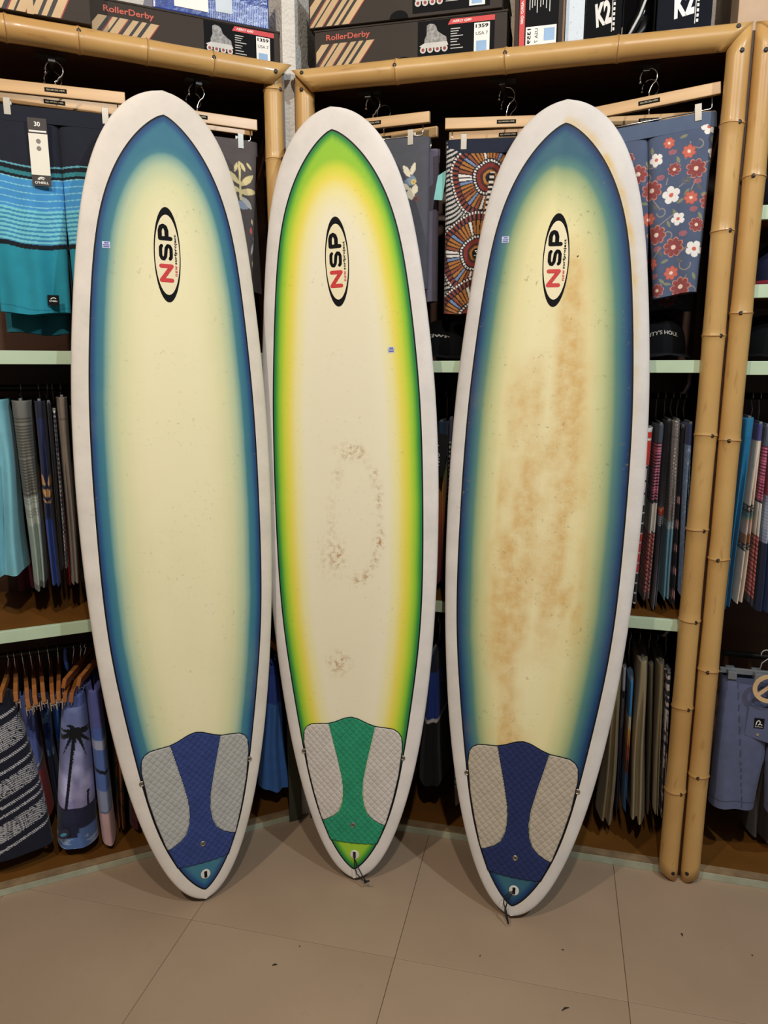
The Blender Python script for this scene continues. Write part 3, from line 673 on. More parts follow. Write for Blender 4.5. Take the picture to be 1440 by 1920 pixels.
def wood_hanger(label, mw, arm_dz, group=None, half=0.167, plate=True):
    r = thing('wooden_hanger', label, 'hanger', mw, group)
    MB().box(-half, half, -0.0065, 0.0065, -0.0145, 0.0145).build('bar', WOOD, r, bevel=0.002)
    R_ = 0.021; top = arm_dz + 0.0075; pts = []
    for k in range(11):
        an = math.radians(195 - 26 * k); pts.append((R_ * math.cos(an), 0, top - R_ + R_ * math.sin(an)))
    pts += [(0.004, 0, top - 2 * R_ - 0.006), (0, 0, 0.024), (0, 0, 0.014)]
    ho = MB().tube(pts, 0.0021, 8).build('hook', CHROME, r, smooth=True)
    MB().tube([pts[0], (pts[0][0] - 0.001, 0, pts[0][2] - 0.006)], 0.0036, 8).build('hook_tip', CHROME, ho, smooth=True)
    MB().tube([(-half + 0.02, 0, -0.014), (-half + 0.02, 0, -0.040), (-half + 0.024, 0, -0.044), (half - 0.024, 0, -0.044), (half - 0.02, 0, -0.040), (half - 0.02, 0, -0.014)], 0.0017, 6).build('clip_rod', CHROME, r, smooth=True)
    for sx in (-1, 1):
        x = sx * (half - 0.052)
        cl = MB().box(x - 0.008, x + 0.008, -0.015, -0.0125, -0.070, -0.030).box(x - 0.008, x + 0.008, 0.0125, 0.015, -0.070, -0.030).box(x - 0.006, x + 0.006, -0.0125, 0.0125, -0.046, -0.040).build('clip', CLIPM, r, bevel=0.0006)
    if plate:
        p = MB().box(-0.026, 0.026, -0.0072, -0.0065, -0.005, 0.005).build('name_plate', BLACKP, r)
        text('lettering', 'QUIKSILVER', GOLD, p, lambda x, y: (x, -0.0075, y), width=0.044, height=0.0042, bold=0.01)
    return r
GOLD = M('pale_gold_print', (196, 178, 140), 0.5)

# ---- prints of the front-facing shorts
def f_stripe(x, fr, v):
    v = v + 0.006 * np.sin(x * 30); C = full(x, (30, 33, 46))
    fill(C, (v > 0.135) & (v < 0.139), (100, 170, 185)); fill(C, (v > 0.139) & (v < 0.150), (22, 26, 34)); fill(C, (v > 0.150) & (v < 0.160), (52, 130, 140)); fill(C, (v > 0.160) & (v < 0.167), (20, 24, 32))
    m = (v > 0.167) & (v < 0.242); fill(C, m, (72, 152, 212)); fill(C, m & (((v - 0.167) / 0.0165) % 1 < 0.14), (140, 210, 226))
    m = (v > 0.242) & (v < 0.326); fill(C, m, (62, 142, 186)); fill(C, m & (((v - 0.242) / 0.0108) % 1 < 0.55), (126, 208, 222))
    fill(C, (v > 0.326) & (v < 0.338), (20, 26, 34)); fill(C, v > 0.338, (38, 144, 166)); fill(C, (v > 0.488) & (v < 0.490), (24, 112, 134))
    return C
def petals(C, x, v, cx, cy, r, n, c, core, rot=0.0, edge=None):
    dx = x - cx; dy = v - cy; rr = np.hypot(dx, dy); an = np.arctan2(dy, dx) + rot
    pr = r * (0.50 + 0.50 * np.abs(np.cos(an * n / 2)) ** 0.4)
    if edge is not None: fill(C, rr < pr * 1.12, edge)
    fill(C, rr < pr, c); fill(C, rr < r * 0.25, core)
def leaf(C, x, v, cx, cy, L, wd, ang, c):
    dx = x - cx; dy = v - cy; a = dx * math.cos(ang) + dy * math.sin(ang); b = -dx * math.sin(ang) + dy * math.cos(ang)
    fill(C, (np.abs(a) < L) & (np.abs(b) < wd * (1 - (a / L) ** 2)), c)
def arcline(C, x, v, cx, cy, r, a0, a1, c, w=0.0014):
    dx = x - cx; dy = v - cy; an = (np.degrees(np.arctan2(dy, dx)) - a0) % 360
    fill(C, (np.abs(np.hypot(dx, dy) - r) < w) & (an < (a1 - a0)), c)
FLW = [(300, 700, 0, 36), (480, 735, 2, 38), (680, 718, 1, 36), (590, 815, 0, 34), (722, 830, 0, 50), (450, 920, 0, 52), (570, 972, 2, 50), (690, 1008, 1, 36), (800, 585, 2, 42), (425, 1098, 1, 36), (610, 1130, 2, 38), (475, 1207, 0, 50), (722, 1182, 0, 38), (580, 1305, 0, 52), (707, 1335, 2, 48), (437, 1388, 1, 34), (565, 1468, 1, 38), (475, 1565, 0, 36), (622, 1570, 0, 52), (365, 805, 0, 50), (800, 1040, 0, 46), (560, 645, 1, 30), (830, 740, 2, 34), (330, 1300, 0, 44), (300, 1000, 2, 44), (250, 880, 0, 44), (220, 1180, 1, 36), (300, 1500, 2, 44), (180, 1400, 0, 50), (160, 760, 1, 36), (110, 1000, 0, 50), (120, 1250, 2, 44), (230, 1620, 1, 36), (90, 1560, 0, 46)]
def f_flower(x, fr, v):
    C = full(x, (84, 96, 122)); K = 0.000388; X0 = lambda a: (a - 428) * K; Y0 = lambda b: (b - 500) * K
    tn = (150, 140, 132)
    for a, b, r, p, q in ((800, 820, 28, 120, 380), (545, 1225, 26, 150, 400), (650, 1430, 34, -20, 240), (505, 1070, 26, -90, 180), (415, 835, 28, 150, 420), (740, 680, 26, -90, 150), (690, 1600, 24, 100, 380), (850, 900, 26, -60, 200), (150, 900, 26, -60, 200), (220, 1350, 26, 60, 300)):
        arcline(C, x, v, X0(a), Y0(b), r * K, p, q, tn)
    for a, b, a2, b2 in ((450, 970, 500, 1050), (620, 930, 720, 860), (590, 1090, 475, 1160), (500, 1290, 440, 1380), (600, 1360, 690, 1300), (660, 1500, 610, 1560), (540, 900, 550, 860), (660, 760, 690, 660), (480, 780, 370, 770), (720, 900, 690, 960)):
        dx, dy = X0(a2) - X0(a), Y0(b2) - Y0(b); L = math.hypot(dx, dy); t_ = np.clip(((x - X0(a)) * dx + (v - Y0(b)) * dy) / L ** 2, 0, 1)
        fill(C, np.hypot(x - X0(a) - t_ * dx, v - Y0(b) - t_ * dy) < 0.0013, tn)
    for a, b, an, k in ((455, 675, 1.5, 0), (425, 752, 1.2, 0), (615, 760, 1.2, 0), (650, 620, -0.3, 0), (590, 1085, 1.2, 0), (552, 1150, 1.2, 0), (665, 970, -1.0, 0), (525, 1385, -0.3, 0), (615, 1398, 1.1, 1), (400, 995, 0.1, 0), (470, 1030, 1.0, 1), (770, 990, -0.4, 0), (745, 1125, 1.2, 0), (822, 665, 1.4, 0), (650, 900, 1.3, 1), (675, 890, 1.4, 1), (500, 1330, 1.0, 1), (505, 1510, 0.8, 0), (540, 1535, 0.3, 0), (705, 1510, 1.3, 0), (545, 1630, 0.6, 1), (430, 1540, 1.3, 1), (740, 945, 1.1, 1), (625, 1020, -0.6, 0)):
        leaf(C, x, v, X0(a), Y0(b), 26 * K, 10 * K, an, (138, 140, 112) if k == 0 else (104, 104, 100))
    for a, b in ((580, 705), (505, 850), (705, 1080), (640, 1228), (455, 1470), (730, 908), (480, 1298), (860, 690), (240, 1050), (150, 1500)):
        m = ((x - X0(a)) / (26 * K)) ** 2 + ((v - Y0(b)) / (17 * K)) ** 2 < 1
        fill(C, m & ((np.floor((x + v) / 0.0026) + np.floor((x - v) / 0.0026)) % 2 == 0), (214, 110, 98))
    cols = ((146, 74, 72), (208, 112, 94), (240, 236, 230)); core = ((238, 214, 196), (246, 226, 206), (214, 108, 92)); ed = ((206, 138, 122), (168, 80, 70), None)
    for i, (a, b, k, r) in enumerate(FLW): petals(C, x, v, X0(a), Y0(b), r * K * 1.12, (8, 7, 5)[k], cols[k], core[k], i * 0.7, ed[k])
    fill(C, v > 0.430, (52, 66, 94)) if False else None
    return C
def f_mandala(x, fr, v):
    C = full(x, (206, 202, 196)); zb = ((x * 0.75 + v) / 0.0125 + 0.6 * np.sin(x * 60)) % 1 < 0.5; fill(C, zb, (26, 26, 34))
    for cx, cy in ((-0.040, 0.100), (-0.072, 0.300), (-0.075, 0.475), (0.105, 0.180), (0.09, 0.38)):
        dx, dy = x - cx, v - cy; r = np.hypot(dx, dy) * 0.88 * (1 + 0.03 * np.sin(np.arctan2(dy, dx) * 5)); an = np.arctan2(dy, dx)
        m = r < 0.098; fill(C, m, (30, 28, 36))
        k = (r > 0.078) & (r < 0.093); fill(C, k & ((an * 26 / 3.1416) % 1 < 0.5), (138, 68, 58)); fill(C, (r > 0.091) & (r < 0.096) & ((an * 40 / 3.1416) % 1 < 0.55), (232, 228, 220))
        k = (r > 0.044) & (r < 0.076); sp_ = np.floor(an * 23 / 3.1416); fill(C, k, (176, 114, 56)); fill(C, k & (sp_ % 5 == 1), (120, 140, 176)); fill(C, k & (sp_ % 4 == 2), (148, 80, 54)); fill(C, k & (sp_ % 9 == 4), (228, 222, 214)); fill(C, k & ((an * 23 / 3.1416) % 1 < 0.34), (34, 28, 32))
        fill(C, (r > 0.036) & (r < 0.041) & ((an * 18 / 3.1416) % 1 < 0.6), (234, 230, 222)); fill(C, (r < 0.033), (128, 52, 46)); fill(C, (r < 0.024), (70, 46, 44)); fill(C, (r < 0.018), (178, 120, 60)); fill(C, r < 0.012, (30, 28, 36))
    m = (np.abs(x + 0.036 - (v - 0.1) * -0.12) < 0.0065) & (v > 0.085) & (v < 0.20); fill(C, m, (30, 28, 34)); fill(C, m & ((v / 0.0135) % 1 < 0.5), (240, 236, 230))
    return C
def f_greyleaf(x, fr, v):
    C = full(x, (92, 86, 86)); cr = (226, 212, 160); bl = (150, 166, 190)
    fill(C, (np.abs(x - 0.108) < 0.003) & (v > 0.055) & (v < 0.16), cr)
    for k, (cx, cy, L, w_, an) in enumerate(((0.128, 0.105, 0.026, 0.009, -0.7), (0.090, 0.100, 0.024, 0.008, 0.8), (0.130, 0.135, 0.028, 0.009, -0.1), (0.088, 0.130, 0.024, 0.008, 0.2), (0.118, 0.070, 0.014, 0.005, 1.1), (0.136, 0.066, 0.012, 0.004, 0.9), (0.098, 0.072, 0.014, 0.005, 1.9))): leaf(C, x, v, cx, cy, L, w_, an, cr)
    for cx, cy, L, w_, an, c in ((0.124, 0.165, 0.022, 0.009, 0.8, (196, 200, 196)), (0.108, 0.172, 0.022, 0.010, 0.4, bl), (0.138, 0.215, 0.008, 0.003, 1.4, cr), (0.134, 0.240, 0.010, 0.004, 1.5, (216, 110, 96)), (0.146, 0.270, 0.018, 0.004, 1.2, bl), (0.138, 0.285, 0.022, 0.004, 1.9, (190, 196, 196)), (0.15, 0.29, 0.02, 0.003, 1.3, (190, 196, 196)), (0.14, 0.33, 0.012, 0.006, 1.5, cr), (-0.08, 0.12, 0.03, 0.01, 0.6, cr), (-0.05, 0.25, 0.03, 0.01, 1.6, bl), (-0.1, 0.3, 0.03, 0.01, 0.2, cr), (0.02, 0.2, 0.03, 0.012, 0.9, cr), (0.04, 0.36, 0.03, 0.01, 1.4, bl)): leaf(C, x, v, cx, cy, L, w_, an, c)
    return C
def f_greyflower(x, fr, v):
    C = full(x, (86, 88, 96)); cr = (234, 226, 200); bl = (132, 152, 172)
    for ox, oy in ((0.118, 0.115), (0.10, 0.27), (-0.06, 0.18), (0.0, 0.33), (-0.1, 0.35), (0.02, 0.05)):
        for L, w_, an, px, py, c in ((0.020, 0.008, 1.0, -0.012, -0.028, cr), (0.018, 0.007, 1.9, 0.006, -0.034, cr), (0.016, 0.010, 0.1, -0.004, 0.0, bl), (0.014, 0.012, 1.5, 0.004, -0.004, bl), (0.016, 0.007, 0.5, -0.016, 0.012, cr), (0.017, 0.012, 1.4, 0.0, 0.032, cr), (0.014, 0.009, 1.8, 0.012, 0.02, cr)): leaf(C, x, v, ox + px, oy + py, L, w_, an, c)
        petals(C, x, v, ox + 0.008, oy, 0.008, 7, (222, 198, 120), (150, 120, 80)); petals(C, x, v, ox + 0.016, oy + 0.045, 0.009, 8, (112, 76, 76), (70, 56, 60))
    m = x > 0.147; C[m] = C[m] * 0.85 + np.array((96, 92, 110)) * 0.15
    return C
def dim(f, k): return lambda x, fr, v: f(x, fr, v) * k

def set_hanger(label, slabel, U, s, d, z, yaw, roll, arm_z, kind, shorts_z, **kw):
    wood_hanger(label, at(U, s, d, z, yaw, roll), arm_z - z, 'wooden clip hangers on the display arms')
    return front_shorts('board_shorts', slabel, at(U, s, d + 0.0, shorts_z, yaw, roll), **kw)
AL, AR = 2.258, 2.244
A = set_hanger('wooden clip hanger above the blue striped shorts', 'navy shorts with blue and teal stripes and paper size tag', UL, 0.142, 0.045, 2.194, -6, 0, AL, 0, 2.146, Wd=0.345, Lh=0.502, colf=f_stripe, bandc=(30, 33, 46), seed=4, hem_in=0.0, flare=0.004, amp=0.007, group=None)
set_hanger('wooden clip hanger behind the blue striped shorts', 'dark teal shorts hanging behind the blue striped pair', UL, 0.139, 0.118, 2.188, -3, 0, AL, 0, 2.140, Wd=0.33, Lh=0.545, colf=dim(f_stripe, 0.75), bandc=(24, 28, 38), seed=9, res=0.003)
set_hanger('wooden clip hanger above the grey leaf print shorts', 'charcoal shorts with cream palm leaf print', UL, 0.498, 0.05, 2.181, 1, 0, AL, 0, 2.132, Wd=0.33, Lh=0.40, colf=f_greyleaf, bandc=(92, 86, 86), seed=5, hem_in=0.03)
set_hanger('wooden clip hanger behind the grey leaf print shorts', 'plain charcoal shorts behind the cream leaf print pair', UL, 0.502, 0.12, 2.186, 1, 0, AL, 0, 2.137, Wd=0.335, Lh=0.41, colf=plain((80, 76, 76)), bandc=(84, 80, 80), seed=6, res=0.003, flare=0.014)
set_hanger('wooden clip hanger above the grey shorts with cream flowers', 'slate grey shorts with large cream and blue flowers', UR, -0.93, 0.05, 2.180, -5, 0, AR, 0, 2.128, Wd=0.335, Lh=0.40, colf=f_greyflower, bandc=(86, 88, 96), seed=7)
set_hanger('lower wooden clip hanger behind the grey flower shorts', 'mauve grey shorts behind the cream flower pair', UR, -0.918, 0.125, 2.160, -9, 0, AR, 0, 2.112, Wd=0.345, Lh=0.42, colf=plain((112, 106, 122)), bandc=(112, 106, 122), seed=8, res=0.003)
D = set_hanger('wooden clip hanger above the round dot-art print shorts', 'shorts with orange wheel and zebra print and navy waistband', UR, -0.559, 0.075, 2.163, 9, 0, AR, 0, 2.118, Wd=0.325, Lh=0.460, colf=f_mandala, bandc=(36, 42, 58), seed=10)
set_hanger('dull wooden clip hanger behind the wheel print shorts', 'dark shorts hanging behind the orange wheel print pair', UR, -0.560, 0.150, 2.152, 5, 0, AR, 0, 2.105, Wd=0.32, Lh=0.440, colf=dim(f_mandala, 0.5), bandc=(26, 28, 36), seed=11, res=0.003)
Ef = set_hanger('tilted wooden clip hanger above the slate flower shorts', 'slate blue shorts with red and white flower print', UR, -0.193, 0.035, 2.170, -7, -4.5, AR, 0, 2.116, Wd=0.320, Lh=0.432, colf=f_flower, bandc=(90, 104, 130), seed=12, hem_in=0.045, band=0.034, res=0.0013)
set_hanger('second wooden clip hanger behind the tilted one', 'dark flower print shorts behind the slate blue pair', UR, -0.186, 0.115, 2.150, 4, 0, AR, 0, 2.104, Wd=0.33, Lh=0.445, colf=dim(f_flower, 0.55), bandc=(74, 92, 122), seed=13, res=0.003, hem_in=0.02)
# tags and patches on the shorts
def card(parent, name, x0, x1, z0, z1, y, mat, t=0.0008): return MB().box(x0, x1, y, y + t, z0, z1).build(name, mat, parent)
DK = M('dark_brown_card', (52, 44, 40), 0.6); WC = M('cream_card', (236, 230, 216), 0.6, var=0.03)
ONW = WHITE
tg = card(A, 'size_tag', -0.070, -0.026, -0.188, -0.028, -0.030, WC)
card(tg, 'tag_header', -0.070, -0.026, -0.064, -0.028, -0.0306, DK, 0.0006); card(tg, 'tag_footer', -0.070, -0.026, -0.188, -0.162, -0.0306, DK, 0.0006)
text('lettering', '30', WHITE, tg, lambda x, y: (-0.048 + x, -0.0309, -0.042 + y), height=0.011, bold=0.02)
MB().box(-0.068, -0.028, -0.0309, -0.0307, -0.061, -0.057).build('tag_line', WHITE, tg)
text('lettering', "O'NEILL", WHITE, tg, lambda x, y: (-0.048 + x, -0.0309, -0.180 + y), width=0.032, height=0.006, bold=0.025)
strokes([[(-0.056, -0.172), (-0.052, -0.168), (-0.046, -0.167), (-0.041, -0.169)], [(-0.054, -0.173), (-0.050, -0.170), (-0.046, -0.171), (-0.043, -0.173)]], 0.0012, lambda x, y: (x, -0.0309, y), 6).build('tag_wave', WHITE, tg)
for zc in (-0.082, -0.099): MB().lathe([(0.0055, 0), (0.0055, 0.0003)], lambda x, y, h, zc=zc: (-0.048 + x, -0.0303 - h, zc + y), 16).build('tag_symbol', M('grey_print', (130, 124, 116), 0.6), tg)
pt = card(A, 'hem_patch', -0.058, -0.030, -0.482, -0.456, -0.034, BLACKP)
text('lettering', "O'NEILL", WHITE, pt, lambda x, y: (-0.044 + x, -0.0345, -0.471 + y), width=0.020, height=0.004, bold=0.02)
strokes([[(-0.050, -0.466), (-0.046, -0.463), (-0.041, -0.463), (-0.038, -0.465)]], 0.001, lambda x, y: (x, -0.0345, y), 6).build('patch_wave', WHITE, pt)
ob = MB().lathe([(0.014, 0), (0.014, 0.001)], lambda x, y, h: (-0.072 + x, -0.030 - h, -0.300 + y), 8).build('badge', BLACKP, D)
strokes([[(-0.078, -0.293), (-0.072, -0.300), (-0.066, -0.293), (-0.078, -0.293)]], 0.0008, lambda x, y: (x, -0.0316, y), 6).build('badge_mark', WHITE, ob)
text('lettering', 'VISSLA', WHITE, ob, lambda x, y: (-0.072 + x, -0.0316, -0.306 + y), width=0.018, height=0.003)
ct = MB().add([(-0.185, 0.01, -0.085), (-0.160, 0.01, -0.070), (-0.172, 0.01, -0.150), (-0.196, 0.01, -0.148)], [(0, 3, 2, 1)]); ct.build('paper_tag', M('aqua_card', (126, 196, 190), 0.6), D)
MB().tube([(-0.088, -0.022, -0.055), (-0.089, -0.024, -0.09), (-0.091, -0.024, -0.13)], 0.0009, 5).build('drawstring', BLACKP, Ef)

# ------------------------------------------------------------------ clothes on the rails
KH = (150, 136, 106)
def f_ging(x, y, v): 
    a = ((x * 0.7 + y) / 0.013) % 1 < 0.5; b = (v / 0.013) % 1 < 0.5
    C = full(x, (34, 38, 62)); fill(C, a ^ b, (70, 74, 98)); fill(C, a & b, (236, 234, 230)); return C
def f_logo(x, y, v):
    C = full(x, (40, 50, 92)); fill(C, v < 0.045, (34, 40, 60)); fill(C, v > 0.33, (52, 84, 172))
    m = (np.abs(x) < 0.014); fill(C, m & (v > 0.205) & (v < 0.235) & (np.abs(np.abs(x) + (v - 0.222) * 0.2) > 0.004), (228, 180, 122)); fill(C, (v > 0.245) & (v < 0.272) & (np.abs(x) < 0.013 * (1 - np.clip((v - 0.255) / 0.017, 0, 1))), (232, 186, 126)); fill(C, (v > 0.272) & (v < 0.285) & (np.abs(np.abs(x) - (0.285 - v)) < 0.003), (232, 186, 126))
    return C
def f_taupe(x, y, v):
    C = full(x, (136, 124, 112)); fill(C, (v < 0.055) & (np.abs(x) < 0.009) & (np.abs(np.abs(x) - 0.0085) < 0.001), (96, 88, 80)); fill(C, (np.abs(v - 0.06) < 0.001), (100, 92, 84)); return C
def f_fringe(x, y, v):
    C = full(x, (24, 28, 44)); vv = v + x * 0.35
    for a, b in ((0.085, 0.16), (0.245, 0.30), (0.375, 0.43)):
        m = (vv > a) & (vv < b); fill(C, m & (((x * 0.9 - v * 0.9) / 0.0055) % 1 < 0.5) & (vnoise(x * 200, v * 320) > 0.22), (206, 206, 210))
    for a in (0.06, 0.185, 0.222, 0.325, 0.352, 0.455): fill(C, (np.abs(vv - a) < 0.0045) & (((x - v * 0.8) / 0.006) % 1 < 0.6), (210, 210, 214))
    return C
def f_palm(x, y, v):
    C = full(x, (112, 132, 196)); g = np.clip(v / 0.33, 0, 1)[:, None]; C = C * (1 - g) + np.array((150, 148, 196)) * g
    cl = fbm(x * 14 + 2, v * 11); C += np.clip((cl - 0.45) * 260, 0, 60)[:, None]
    fill(C, v < 0.035, (96, 118, 196))
    fill(C, (v > 0.355) & (v < 0.43), (38, 42, 70)); m = v > 0.42; fill(C, m, (88, 118, 176)); fill(C, m & (fbm(x * 20, v * 90) > 0.52), (150, 174, 208)); fill(C, (v > 0.40) & (v < 0.45) & (x < 0.0), (34, 38, 62))
    tx = -0.004 - 0.12 * (v - 0.12); fill(C, (np.abs(x - tx) < 0.0042) & (v > 0.12) & (v < 0.36), (26, 26, 38))
    for k in range(11):
        a_ = math.radians(-175 + 34 * k); L_f = 0.050 + 0.012 * ((k * 7) % 3)
        for q in np.linspace(0, 1, 16):
            px_ = math.cos(a_) * L_f * q; py_ = 0.112 + math.sin(a_) * L_f * q * 0.8 + 0.034 * q * q
            rr_ = (0.0062 - 0.0048 * q) * (1.0 if int(q * 16) % 2 else 1.35); fill(C, np.hypot(x - px_, v - py_) < rr_, (24, 28, 34))
    fill(C, (np.abs(x - 0.030) < 0.003) & (v > 0.315) & (v < 0.355), (30, 34, 60)); fill(C, np.hypot(x - 0.031, v - 0.309) < 0.005, (30, 34, 60))
    return C
def f_violet(x, y, v):
    C = full(x, (92, 100, 168)); fill(C, v > 0.12, (84, 114, 188)); fill(C, (v > 0.16) & (v < 0.19), (170, 178, 208)); fill(C, (v > 0.19), (92, 122, 190)); fill(C, np.abs(v - 0.262 - x * 0.25) < 0.006, (30, 34, 52)); m = v > 0.325; fill(C, m, (146, 160, 196)); fill(C, v > 0.395, (206, 172, 176)); fill(C, np.abs(v - 0.395 + x * 0.3) < 0.003, (100, 112, 150)); return C
def f_speck(x, y, v):
    C = full(x, (36, 66, 124)); fill(C, fbm(x * 90, v * 60) > 0.56, (104, 150, 190)); fill(C, v > 0.2, (30, 44, 74)); return C
def f_dot(x, y, v):
    C = full(x, (138, 132, 132)); d = ((v / 0.010 + np.floor((x + y) / 0.008) * 0.5) % 1 < 0.28) & (((x + y) / 0.008) % 1 < 0.35); fill(C, d, (222, 220, 216))
    fill(C, v > 0.285, (182, 210, 220)); fill(C, v > 0.30, (236, 236, 232)); fill(C, v > 0.305, (126, 182, 206)); fill(C, np.abs(v - 0.045) < 0.001, (96, 92, 92)); return C
def f_leafb(x, y, v):
    C = full(x, (122, 148, 184)); a = np.arctan2((v % 0.09) - 0.045, (x + y) % 0.06 - 0.03); fill(C, np.abs(np.sin(a * 7)) < 0.28, (168, 188, 214)); fill(C, v < 0.058, (58, 66, 104)); return C
def f_bw(x, y, v):
    C = full(x, (206, 194, 192)); fill(C, fbm(x * 110 + y * 60, v * 85) > 0.49, (46, 42, 48)); return C
def f_plaid(c, l, p=0.018):
    def f(x, y, v):
        C = full(x, c); fill(C, ((x + y) / p % 1 < 0.16) | (v / p % 1 < 0.16), l); return C
    return f
def f_grad(x, y, v):
    C = full(x, (38, 40, 52)); g = np.clip((v - 0.12) / 0.12, 0, 1)[:, None]; C = C * (1 - g) + np.array((74, 72, 82)) * g
    fill(C, (v > 0.245) & (v < 0.255), (232, 138, 84)); fill(C, (v > 0.255) & (v < 0.268), (206, 66, 56)); m = (v > 0.268) & (v < 0.3); fill(C, m, (40, 42, 58)); fill(C, m & ((v / 0.006) % 1 < 0.4), (190, 190, 196))
    m = v > 0.3; g = np.clip((v - 0.3) / 0.2, 0, 1)[:, None]; D_ = np.array((40, 46, 66)) * (1 - g) + np.array((128, 128, 136)) * g; C[m] = D_[m]; return C
def f_aztec(x, y, v):
    C = full(x, (226, 210, 192)); fill(C, v < 0.045, (70, 70, 120))
    for a in (0.222, 0.330):
        m = (v > a) & (v < a + 0.020); fill(C, m, (66, 66, 64)); fill(C, m & (np.abs(np.abs(((x + y) / 0.022) % 1 - 0.5) * 0.02 + np.abs(v - a - 0.010) - 0.006) < 0.0016), (196, 190, 176))
    fill(C, (v > 0.242) & (v < 0.256), (110, 130, 136)); fill(C, (v > 0.256) & (v < 0.262), (130, 168, 140)); fill(C, (v > 0.262) & (v < 0.272), (206, 172, 146)); fill(C, (v > 0.272) & (v < 0.305), (214, 190, 176)); fill(C, (v > 0.305) & (v < 0.330), (170, 122, 94)); return C
def f_red(x, y, v):
    C = full(x, (24, 26, 34)); fill(C, v < 0.012, (226, 222, 220)); m = (v > 0.012) & (v < 0.105); fill(C, m & (x > -0.012), (212, 54, 44)); fill(C, (np.abs(v - 0.032) < 0.003) & (x > -0.012), (236, 230, 226))
    m = (v > 0.105) & (v < 0.22) & (np.abs(x - 0.002) < 0.005); fill(C, m & ((v / 0.038) % 1 < 0.85), (206, 204, 204)); fill(C, (v > 0.24) & ((v / 0.03) % 1 < 0.12), (220, 218, 216)); m = (v > 0.30) & (v < 0.42); fill(C, m, (196, 48, 46)); fill(C, m & ((v / 0.03) % 1 < 0.1), (226, 200, 196)); return C
r1, r2 = 1.447, 0.656
def L_(name, label, sT, wT, zT, sB, wB, zB, d0, d1, f, seed, rz, **k): return hung(name, label, UL, sT, wT, zT, sB, wB, zB, d0, d1, f, seed, rail_z=rz, **k)
def R_(name, label, sT, wT, zT, sB, wB, zB, d0, d1, f, seed, rz, **k): return hung(name, label, UR, sT, wT, zT, sB, wB, zB, d0, d1, f, seed, rail_z=rz, **k)
L_('shorts', 'plain pale aqua shorts beside the grey striped pair', -0.075, 0.075, 1.420, -0.096, 0.135, 0.934, 0.05, 0.33, seg((0.03, (120, 186, 200)), (0.032, (92, 160, 176)), (9, (128, 192, 206))), 1, r1, amp=0.006)
L_('shorts', 'grey shorts with fine stripes and a sage green hem', -0.008, 0.054, 1.416, 0.002, 0.042, 0.888, 0.05, 0.33, seg((0.048, (112, 112, 106)), (0.262, (124, 122, 110), (70, 68, 66), 0.0085, 0.5), (0.345, (190, 196, 182), (150, 152, 146), 0.009, 0.3), (0.51, (158, 172, 160)), (9, (112, 116, 110))), 2, r1)
L_('shorts', 'navy shorts with a tan diamond mark and blue hem', 0.040, 0.032, 1.414, 0.040, 0.038, 0.891, 0.06, 0.33, f_logo, 3, r1)
L_('shorts', 'narrow plain black shorts beside the checked pair', 0.062, 0.018, 1.409, 0.0600, 0.016, 0.936, 0.07, 0.33, plain((34, 36, 44)), 4, r1)
L_('shorts', 'navy and white checked shorts', 0.074, 0.014, 1.387, 0.068, 0.022, 0.939, 0.066, 0.33, f_ging, 5, r1, res=0.0025, nc=160)
L_('shorts', 'taupe shorts with a belt loop tab at the waist', 0.092, 0.034, 1.424, 0.090, 0.030, 0.891, 0.05, 0.33, f_taupe, 6, r1)
L_('shorts', 'dim dark grey shorts beside the taupe pair', 0.125, 0.022, 1.398, 0.116, 0.024, 0.868, 0.08, 0.33, plain((78, 72, 70)), 7, r1)
L_('shorts', 'maroon shorts low behind the grey striped pair', -0.02, 0.044, 1.30, -0.040, 0.070, 0.815, 0.335, 0.40, plain((112, 46, 62)), 8, r1, wire=False)
L_('shorts', 'bright red shorts low behind the taupe pair', 0.095, 0.021, 1.30, 0.080, 0.027, 0.815, 0.335, 0.40, plain((176, 46, 44)), 9, r1, wire=False)
for k in range(9):
    s = 0.16 + 0.06 * k
    L_('shorts', 'dark shorts behind the cream board on the upper rail', s, 0.03, 1.41, s, 0.045, 0.9 + 0.02 * (k % 3), 0.10, 0.33, plain((46, 48, 60)), 20 + k, r1, group='dark shorts hidden on the upper rail', res=0.012, nc=40)
FR = L_('shorts', 'navy shorts with bands of white woven dashes', -0.180, 0.16, 0.575, -0.165, 0.262, 0.088, 0.035, 0.16, f_fringe, 10, r2, wire=False, res=0.002, nc=420, legs=False, amp=0.004)
L_('shorts', 'periwinkle shorts with a red lower half', -0.085, 0.047, 0.529, -0.058, 0.072, 0.100, 0.165, 0.36, seg((0.235, (112, 126, 196)), (0.245, (206, 202, 190)), (0.262, (70, 74, 120)), (9, (188, 50, 52))), 11, r2, wire=False, amp=0.005)
L_('shorts', 'dark blue shorts with pale speckled print', -0.030, 0.034, 0.500, -0.014, 0.034, 0.09, 0.205, 0.36, f_speck, 12, r2, wire=False)
L_('shorts', 'bright blue shorts beside the palm tree pair', 0.004, 0.034, 0.500, 0.012, 0.026, 0.09, 0.205, 0.36, seg((0.16, (64, 116, 200)), (9, (38, 48, 92))), 13, r2, wire=False)
PA = L_('shorts', 'lavender shorts printed with a palm tree and a walking figure', 0.062, 0.062, 0.552, 0.036, 0.124, 0.066, 0.045, 0.20, f_palm, 14, r2, wire=False, res=0.0022, nc=260, legs=False, amp=0.002)
L_('shorts', 'violet blue shorts with a pink hem', 0.112, 0.048, 0.556, 0.124, 0.050, 0.048, 0.045, 0.30, f_violet, 15, r2, wire=False, res=0.003, nc=90, legs=False, amp=0.0015)
